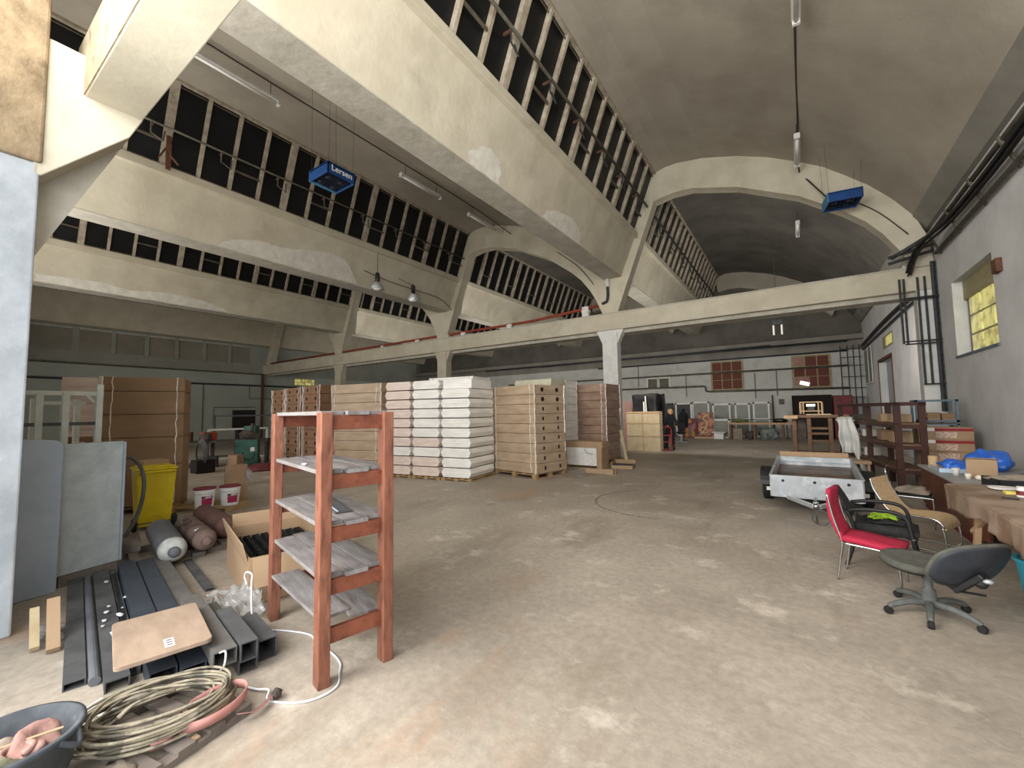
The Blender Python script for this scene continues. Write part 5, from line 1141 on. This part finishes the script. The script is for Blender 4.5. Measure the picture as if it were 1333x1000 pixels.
# plywood panel, black bale, person with red pallet truck
t = thing('plywood_crate', 'pale plywood panel with cross battens standing right of the glossy load', 'crate', (-6.15, 17.72, 0), -4)
obj('panel', MB().b(0, 1.42, 0, .35, 0, 1.63), 'ply', t, bevel=.004)
obj('batten', MB().b(0, 1.42, -.03, 0, 1.56, 1.63).b(0, 1.42, -.02, 0, 1.12, 1.16).b(0, 1.42, -.02, 0, .58, .63).b(.68, .73, -.02, 0, 0, 1.63), 'lwood', t)
t = thing('wrapped_bale', 'tall load wrapped in shiny black film behind the plywood panel', 'wrapped load', (-5.5, 18.78, 0), -6)
m_ = MB(); m_.grid(lambda u, v: ((.58+.03*math.sin(9*v+5*u))*max(-1, min(1, 1.35*math.cos(2*PI*u))), (.5+.03*math.sin(7*v))*max(-1, min(1, 1.35*math.sin(2*PI*u))), 2.38*v+.03*math.sin(17*u)*v), 40, 16)
obj('bale', m_, 'blackwrap', t, smooth=True); obj('bale_top', MB().ball((0, 0, 2.34), .5, 14, (1.05, .9, .12), .4, 3), 'blackwrap', t, smooth=True)
obj('film_glint', MB().tube([(.1, -.56, .6), (.12, -.57, 1.5), (.1, -.55, 2.3)], [.02, .045, .02], 6), 'filmstrip', t)
tag(obj('white_pipe', MB().tube([(-5.5, 18.12, 0), (-5.5, 18.12, 2.05)], .035, 8), 'white'), 'upright white pipe in front of the black wrapped load', 'pipe')
tag(obj('pink_board', MB().b(-7.0, -6.05, 19.5, 19.56, 0, 2.1), 'ragpink'), 'pinkish board standing behind the plywood panel', 'board')
t = thing('hand_truck', 'red upright hand truck in front of the person by the black wrapped load', 'hand truck', (-4.62, 18.1, 0), 12)
obj('frame', MB().tube([(-.2, 0, .1), (-.2, .14, .85), (-.16, .2, .95), (.16, .2, .95), (.2, .14, .85), (.2, 0, .1)], .028, 8).bar((-.2, .05, .35), (.2, .05, .35), .04).bar((-.2, .1, .62), (.2, .1, .62), .04), 'redstripe', t)
obj('toe_plate', MB().b(-.22, .22, -.24, .0, .02, .05), 'redstripe', t)
for x in (-.27, .27): obj('wheel', MB().lathe([(.04, -.03), (.12, -.03), (.12, .03), (.04, .03)], 16, at=(x, .05, .12), axis=(1, 0, 0)), 'rubber', t)
# person
def skin_body(name, verts, edges, radii, m, parent=None, sub=2):
    me = bpy.data.meshes.new(name); me.from_pydata(verts, edges, []); o = bpy.data.objects.new(name, me); COL.objects.link(o)
    o.modifiers.new('Skin', 'SKIN'); o.modifiers['Skin'].use_smooth_shade = True
    if not me.skin_vertices: me.attributes
    return o
def person():
    t = thing('person', 'person in dark clothes leaning forward behind the red hand truck', 'person', (-4.62, 18.75, 0), 205)
    # joints, local +y is forward
    J = dict(pel=(0, -.05, .93), bel=(0, .0, 1.08), che=(0, .1, 1.28), neck=(0, .17, 1.43), head=(0, .22, 1.53), crown=(0, .25, 1.66),
             shl=(-.18, .11, 1.37), ell=(-.25, .22, 1.12), wrl=(-.18, .42, 1.0), shr=(.18, .11, 1.37), elr=(.26, .2, 1.12), wrr=(.2, .42, 1.02),
             hil=(-.1, -.04, .88), knl=(-.12, .04, .5), anl=(-.13, -.04, .09), tol=(-.14, .14, .04), hir=(.1, -.04, .88), knr=(.13, .08, .5), anr=(.13, 0, .09), tor=(.14, .18, .04))
    R_ = dict(pel=.15, bel=.14, che=.155, neck=.06, head=.085, crown=.07, shl=.07, ell=.05, wrl=.032, shr=.07, elr=.05, wrr=.032, hil=.1, knl=.065, anl=.045, tol=.04, hir=.1, knr=.065, anr=.045, tor=.04)
    E_ = [('pel', 'bel'), ('bel', 'che'), ('che', 'neck'), ('neck', 'head'), ('head', 'crown'), ('che', 'shl'), ('shl', 'ell'), ('ell', 'wrl'), ('che', 'shr'), ('shr', 'elr'), ('elr', 'wrr'), ('pel', 'hil'), ('hil', 'knl'), ('knl', 'anl'), ('anl', 'tol'), ('pel', 'hir'), ('hir', 'knr'), ('knr', 'anr'), ('anr', 'tor')]
    K = list(J); me = bpy.data.meshes.new('body'); me.from_pydata([J[k] for k in K], [(K.index(a), K.index(b_)) for a, b_ in E_], [])
    o = bpy.data.objects.new('body', me); COL.objects.link(o); o.parent = t
    o.modifiers.new('Skin', 'SKIN')
    for k, sv in zip(K, me.skin_vertices[0].data): sv.radius = (R_[k], R_[k]); sv.use_root = (k == 'pel')
    s_ = o.modifiers.new('Sub', 'SUBSURF'); s_.levels = s_.render_levels = 1
    me.materials.append(M['jacket'])
    obj('face', MB().ball((0, .265, 1.57), .092, 14, (.85, .9, 1.2)).ball((0, .35, 1.56), .018, 8, (1, 1, 1.4)).ball((-.09, .26, 1.57), .02, 8).ball((.09, .26, 1.57), .02, 8), 'skin', t, smooth=True)
    obj('eye', MB().ball((-.035, .343, 1.585), .01, 6).ball((.035, .343, 1.585), .01, 6), 'hole', t); obj('mouth', MB().b(-.025, .025, .345, .35, 1.515, 1.522), 'darkred', t)
    obj('hair', MB().ball((0, .225, 1.63), .115, 14, (.95, 1.05, .85), .25, 2), 'hair', t, smooth=True)
    for s2, w_ in ((-1, (-.17, .45, 1.0)), (1, (.19, .45, 1.02))):
        h = MB().ball(w_, .035, 10, (1, 1.3, .5))
        for f in range(4): h.tube([(w_[0]-.025+f*.016, w_[1]+.03, w_[2]), (w_[0]-.027+f*.018, w_[1]+.075, w_[2]-.012), (w_[0]-.027+f*.018, w_[1]+.09-(.012 if f in (0, 3) else 0), w_[2]-.035)], [.009, .008, .006], 6)
        h.tube([(w_[0]-s2*.03, w_[1], w_[2]), (w_[0]-s2*.055, w_[1]+.03, w_[2]), (w_[0]-s2*.05, w_[1]+.055, w_[2]-.015)], [.01, .009, .007], 6)
        obj('hand', h, 'skin', t, smooth=True)
person()
t = thing('coat_stand', 'black coat hanging on a stand behind the person', 'coat stand', (-5.15, 23.8, 0))
obj('pole', MB().tube([(0, 0, .0), (0, 0, 1.6)], .02, 6), 'pipedk', t); obj('foot', MB().lathe([(.2, 0), (.18, .03), (.02, .04)], 16), 'pipedk', t)
obj('coat', MB().lathe([(.22, .72), (.24, 1.0), (.26, 1.3), (.2, 1.46), (.08, 1.55), (.11, 1.64), (.07, 1.72)], 14), 'jacket', t, smooth=True)
t = thing('office_chair', 'distant blue-black swivel chair behind the person', 'office chair', (-5.0, 22.5, 0))
obj('seat', MB().ball((0, 0, .52), .25, 12, (1, 1, .3)), 'blackfab', t, smooth=True); obj('column', MB().tube([(0, 0, .06), (0, 0, .5)], .03, 8), 'galv', t)
for q in range(5): obj('base_arm', MB().tube([(0, 0, .08), (.28*math.cos(q*1.257), .28*math.sin(q*1.257), .04)], .02, 6), 'galv', t)
obj('backrest', MB().ball((0, .2, .8), .2, 12, (1, .2, 1)), 'blackfab', t, smooth=True)
# broken carton before the glossy load
t = thing('open_carton', 'half-open brown carton lying on its side, white panel inside, before the glossy load', 'carton', (-5.9, 11.45, 0), 1)
obj('carton_wall', MB().b(-.03, 1.12, 0, .5, 0, .03).b(-.03, 1.2, -.02, .5, .62, .8).b(-.06, .05, -.02, .5, 0, .8).b(1.02, 1.18, -.06, .5, 0, .76), 'cardl', t, bevel=.01)
obj('white_panel', MB().b(.05, 1.02, .0, .3, .1, .62), 'foam', t, bevel=.004)
obj('strap', MB().tube(spline([(.62, -.01, .6), (.72, -.02, .48), (.9, -.02, .44)], 4), .006, 5), 'black', t)
t = thing('cardboard_tray', 'flat brown tray of dark slats right of the half-open carton', 'tray', (-4.62, 11.85, 0), 12)
obj('tray', MB().b(0, .62, 0, .02, 0, .1).b(0, .62, .7, .72, 0, .2).b(0, .02, 0, .7, 0, .2).b(.6, .62, 0, .7, 0, .1).b(0, .62, 0, .7, 0, .01), 'cardl', t)
sl = MB()
for q in range(5): sl.b(.03, .59, .03+q*.13, .12+q*.13, .03, .09)
obj('slat', sl, 'hgrille', t)
tag(obj('cardboard_angle', MB().b(-4.95, -4.15, 10.78, 10.80, 0, .13).b(-4.95, -4.15, 10.8, 11.0, 0, .015).box((-4.1, 10.9, .06), (.02, .25, .12), (0, .2, .2)), 'cardl'), 'folded cardboard corner strip lying on the floor before the trays', 'cardboard')
tag(obj('plank', MB().bar((-4.50, 12.9, 0), (-4.82, 13.3, 1.05), .09, .03), 'ply'), 'pale plank leaning against the glossy red-brown load', 'plank')
# ---------------------------------------------------------------- machines at the far left
t = thing('lathe_machine', 'dark green workshop machine standing beyond the paper bag', 'machine', (-15.2, 6.65, 0), 60)
obj('machine_body', MB().b(-.32, .32, -.3, .3, 0, .92), 'green', t, bevel=.03); obj('machine_head', MB().ball((0, 0, 1.05), .22, 10, (1.2, 1, .8), .6, 2).b(-.2, .3, -.12, .12, .92, 1.1).tube([(.1, 0, 1.0), (.12, 0, 1.45)], .05, 8), 'junk', t)
obj('nameplate', MB().b(.1, .22, -.305, -.3, .55, .68), 'whitelabel', t); obj('hose', MB().tube(arc((.05, -.32, .45), .17, 2.6, 6.6, 12), .014, 6), 'cable', t)
def hollow_frame(name, lab, x, y, rz, w_, z0, z1, th, m, tilt=0):
    t = thing(name, lab, 'machine frame', (x, y, z0), 0, rot=(tilt, 0, math.radians(rz)))
    obj('frame', MB().b(0, w_, -.03, .03, 0, th).b(0, w_, -.03, .03, z1-z0-th, z1-z0).b(0, th, -.03, .03, 0, z1-z0).b(w_-th, w_, -.03, .03, 0, z1-z0), m, t); return t
hollow_frame('white_gate', 'white rectangular frame leaning behind the green machine', -19.0, 6.85, 84, 2.15, 0.0, 1.22, .07, 'white')
hollow_frame('steel_stand', 'dark steel table frame against the left wall behind the machines', -20.5, 7.6, 50, 2.6, .0, 1.75, .06, 'pipedk')
tag(obj('control_panel', MB().box((-20.8, 8.9, 1.55), (.1, .95, .85)).box((-20.8, 8.9, .56), (.3, .6, 1.12)), 'hole', bevel=.02), 'black-brown control cabinet above the machines', 'cabinet')
t = thing('machine_bench', 'cluttered dark bench of machine parts at the far left', 'bench', (-17.2, 5.4, 0), 60)
obj('benchtop', MB().b(-1.0, 2.6, -.4, .5, .82, .88), 'junk', t)
for x in (-.95, .8, 2.5): obj('leg', MB().b(x, x+.08, -.38, -.3, 0, .82).b(x, x+.08, .4, .48, 0, .82), 'junk', t)
rnd = random.Random(21)
for q in range(16):
    a = rnd.uniform(0, 1); px, py = -17.4+1.5*a+rnd.uniform(-.2, .2), 4.9+2.4*a+rnd.uniform(-.2, .2); z = .88 if q % 2 else 0
    s_ = rnd.uniform(.1, .24); mm_ = rnd.choice(['junk', 'steel', 'rust', 'green', 'pipedk'])
    kinds = ['motor_block', 'gear_housing', 'metal_box', 'machine_part']
    mb = MB().lathe([(s_*.7, 0), (s_, s_*.4), (s_*.8, s_*1.4), (s_*.3, s_*1.5)], 10, at=(px, py, z)) if q % 3 else MB().box((px, py, z+s_), (s_*1.6, s_*1.2, s_*2), (0, 0, rnd.uniform(0, 1)))
    tag(obj(kinds[q % 4], mb, mm_, bevel=.01), '%s %s in the clutter %s the far left bench' % (['dark', 'grey', 'rusty'][q % 3], ['round motor part', 'gear housing', 'metal box', 'machine part'][q % 4], 'on' if q % 2 else 'below'), 'machine part', 'machine parts around the far left bench')
mb = MB()
for q in range(4): mb.tube([(p[0], p[1]+.02*q, p[2]) for p in arc((-15.1, 5.25, .62), .30+.03*q, 0, 2*PI, 26)[:-1]], .014, 6, closed=True)
o = tag(obj('hose_coil', mb, 'greyplast', smooth=True), 'coil of grey hose hanging at the end of the machine bench', 'hose')
tag(obj('steel_block', MB().box((-15.1, 5.35, .2), (.5, .5, .4)), 'hole', bevel=.03), 'black block below the hose coil', 'block')
tag(obj('red_disc', MB().lathe([(.45, 0), (.5, .03), (.42, .12), (.2, .2)], 24, at=(-14.1, 6.6, 0)), 'darkred'), 'flat dark red dish on the floor before the green machine', 'dish')
tag(obj('milk_can', MB().lathe([(.1, 0), (.11, .4), (.09, .45), (.1, .5)], 14, at=(-14.0, 7.0, .0)), 'bluegrey'), 'pale blue-grey canister right of the green machine', 'canister')
tag(obj('small_carton', MB().box((-14.6, 6.05, .35), (.3, .3, .3), (0, 0, .5)).box((-14.6, 6.05, .1), (.26, .26, .2), (0, 0, .5)), 'bag'), 'small pale carton left of the green machine', 'carton')
tag(obj('orange_box', MB().b(-17.6, -17.2, 6.1, 6.5, .88, 1.15), 'redpipe'), 'orange box in the clutter behind the white frame', 'box')
lf = MB()
for q in range(6): lf.bar((-16.6, 5.3, .88), (-16.9+.12*q, 5.0+.05*q, 1.5+.08*(q % 3)), .035, .01)
tag(obj('dry_branch', lf, 'leaf'), 'dry greenish stalks sticking up left of the white frame', 'stalks')
# ---------------------------------------------------------------- tyre marks
mk = mat('tyre_mark', '#6a6056', '#978c7e', scale=14, rough=.7, lo=.4, hi=.6)
def markr(cx, cy, r_, a0, a1, w_, lab):
    mb = MB(); n_ = 40
    V = [(mb.v((cx+(r_-w_)*math.cos(a), cy+(r_-w_)*math.sin(a), .0015)), mb.v((cx+(r_+w_)*math.cos(a), cy+(r_+w_)*math.sin(a), .0015))) for a in [a0+(a1-a0)*k/n_ for k in range(n_+1)]]
    for a, b_ in zip(V, V[1:]): mb.bm.faces.new((a[0], b_[0], b_[1], a[1]))
    tag(obj('floor_mark', mb, mk), lab, 'tyre mark', kind='structure')
markr(-2.1, 8.0, 1.25, 2.3, 4.9, .018, 'dark curved tyre mark in the middle of the floor')
# ---------------------------------------------------------------- light and camera
sc = bpy.context.scene
w = bpy.data.worlds.new('World'); sc.world = w; w.use_nodes = True
bg = w.node_tree.nodes['Background']; bg.inputs[0].default_value = (.80, .88, 1.0, 1); bg.inputs[1].default_value = 1.3
def area(loc, rot, sx_, sy_, e, c, name='daylight_and_fill'):
    l = bpy.data.lights.new(name, 'AREA'); l.shape = 'RECTANGLE'; l.size = sx_; l.size_y = sy_; l.energy = e; l.color = c
    o = bpy.data.objects.new(name, l); COL.objects.link(o); o.location = loc; o.rotation_euler = rot; return o
FILL_COL = (1, .95, .885)  # warm white of the added fill lamps
def aim(loc, d, sx_, sy_, e, c=FILL_COL):
    q = Vector(d).to_track_quat('-Z', 'Y').to_euler(); return area(loc, q, sx_, sy_, e, c)
aim((-1.0, -2.2, 3.0), (0, 1, .05), 7, 5, 330, (1, .97, .94))
aim((-3.2, -1.3, 3.4), (.75, .8, .0), 2.5, 4, 430)  # added fill that brightens the right wall
aim((-.6, -1.6, 2.6), (-1, .6, .05), 2, 2.4, 62, (.78, .88, 1))  # added bluish lamp that lifts the things at the left
aim((-1.0, -1.0, 5.9), (.0, .85, .5), 7.5, 3, 700)  # added uplight above the camera to brighten the right vault
aim((-13, .3, 5.9), (.05, .85, .5), 14, 2.2, 560)  # added uplight for the left vaults, out of view
aim((-17, .3, 2.6), (.1, 1, 0), 20, 4, 420)  # added low fill for the left side of the hall
aim((-11, 15.6, 3.2), (.0, 1, .3), 27, 2.2, 760)  # added fill inside the hall for the back bay, no real source
aim((-11, 15.2, 7.2), (.0, 1, .2), 27, 1.5, 110)  # added weak fill for the vaults beyond the cross beam
cam = bpy.data.cameras.new('Camera'); cam.sensor_width = 36; cam.sensor_fit = 'HORIZONTAL'; cam.lens = 36*546.11/1333; cam.clip_start = .05; cam.clip_end = 200
co = bpy.data.objects.new('Camera', cam); COL.objects.link(co); sc.camera = co
CM = ((0.825677, 0.050415, 0.561885), (0.563924, -0.04605, -0.824542), (-0.015695, 0.997666, -0.066453))
co.matrix_world = Matrix(((CM[0][0], CM[0][1], CM[0][2], 0), (CM[1][0], CM[1][1], CM[1][2], 0), (CM[2][0], CM[2][1], CM[2][2], 1.7), (0, 0, 0, 1)))
sc.view_settings.view_transform = 'Standard'; sc.view_settings.look = 'None'; sc.view_settings.exposure = 0
sc.cycles.max_bounces = 8; sc.cycles.diffuse_bounces = 6; sc.cycles.use_denoising = True
try: sc.cycles.denoiser = 'OPENIMAGEDENOISE'
except Exception: pass
sc.cycles.sample_clamp_indirect = 3
for o in list(bpy.data.objects):
    if o.type == 'EMPTY' and not o.children: bpy.data.objects.remove(o)
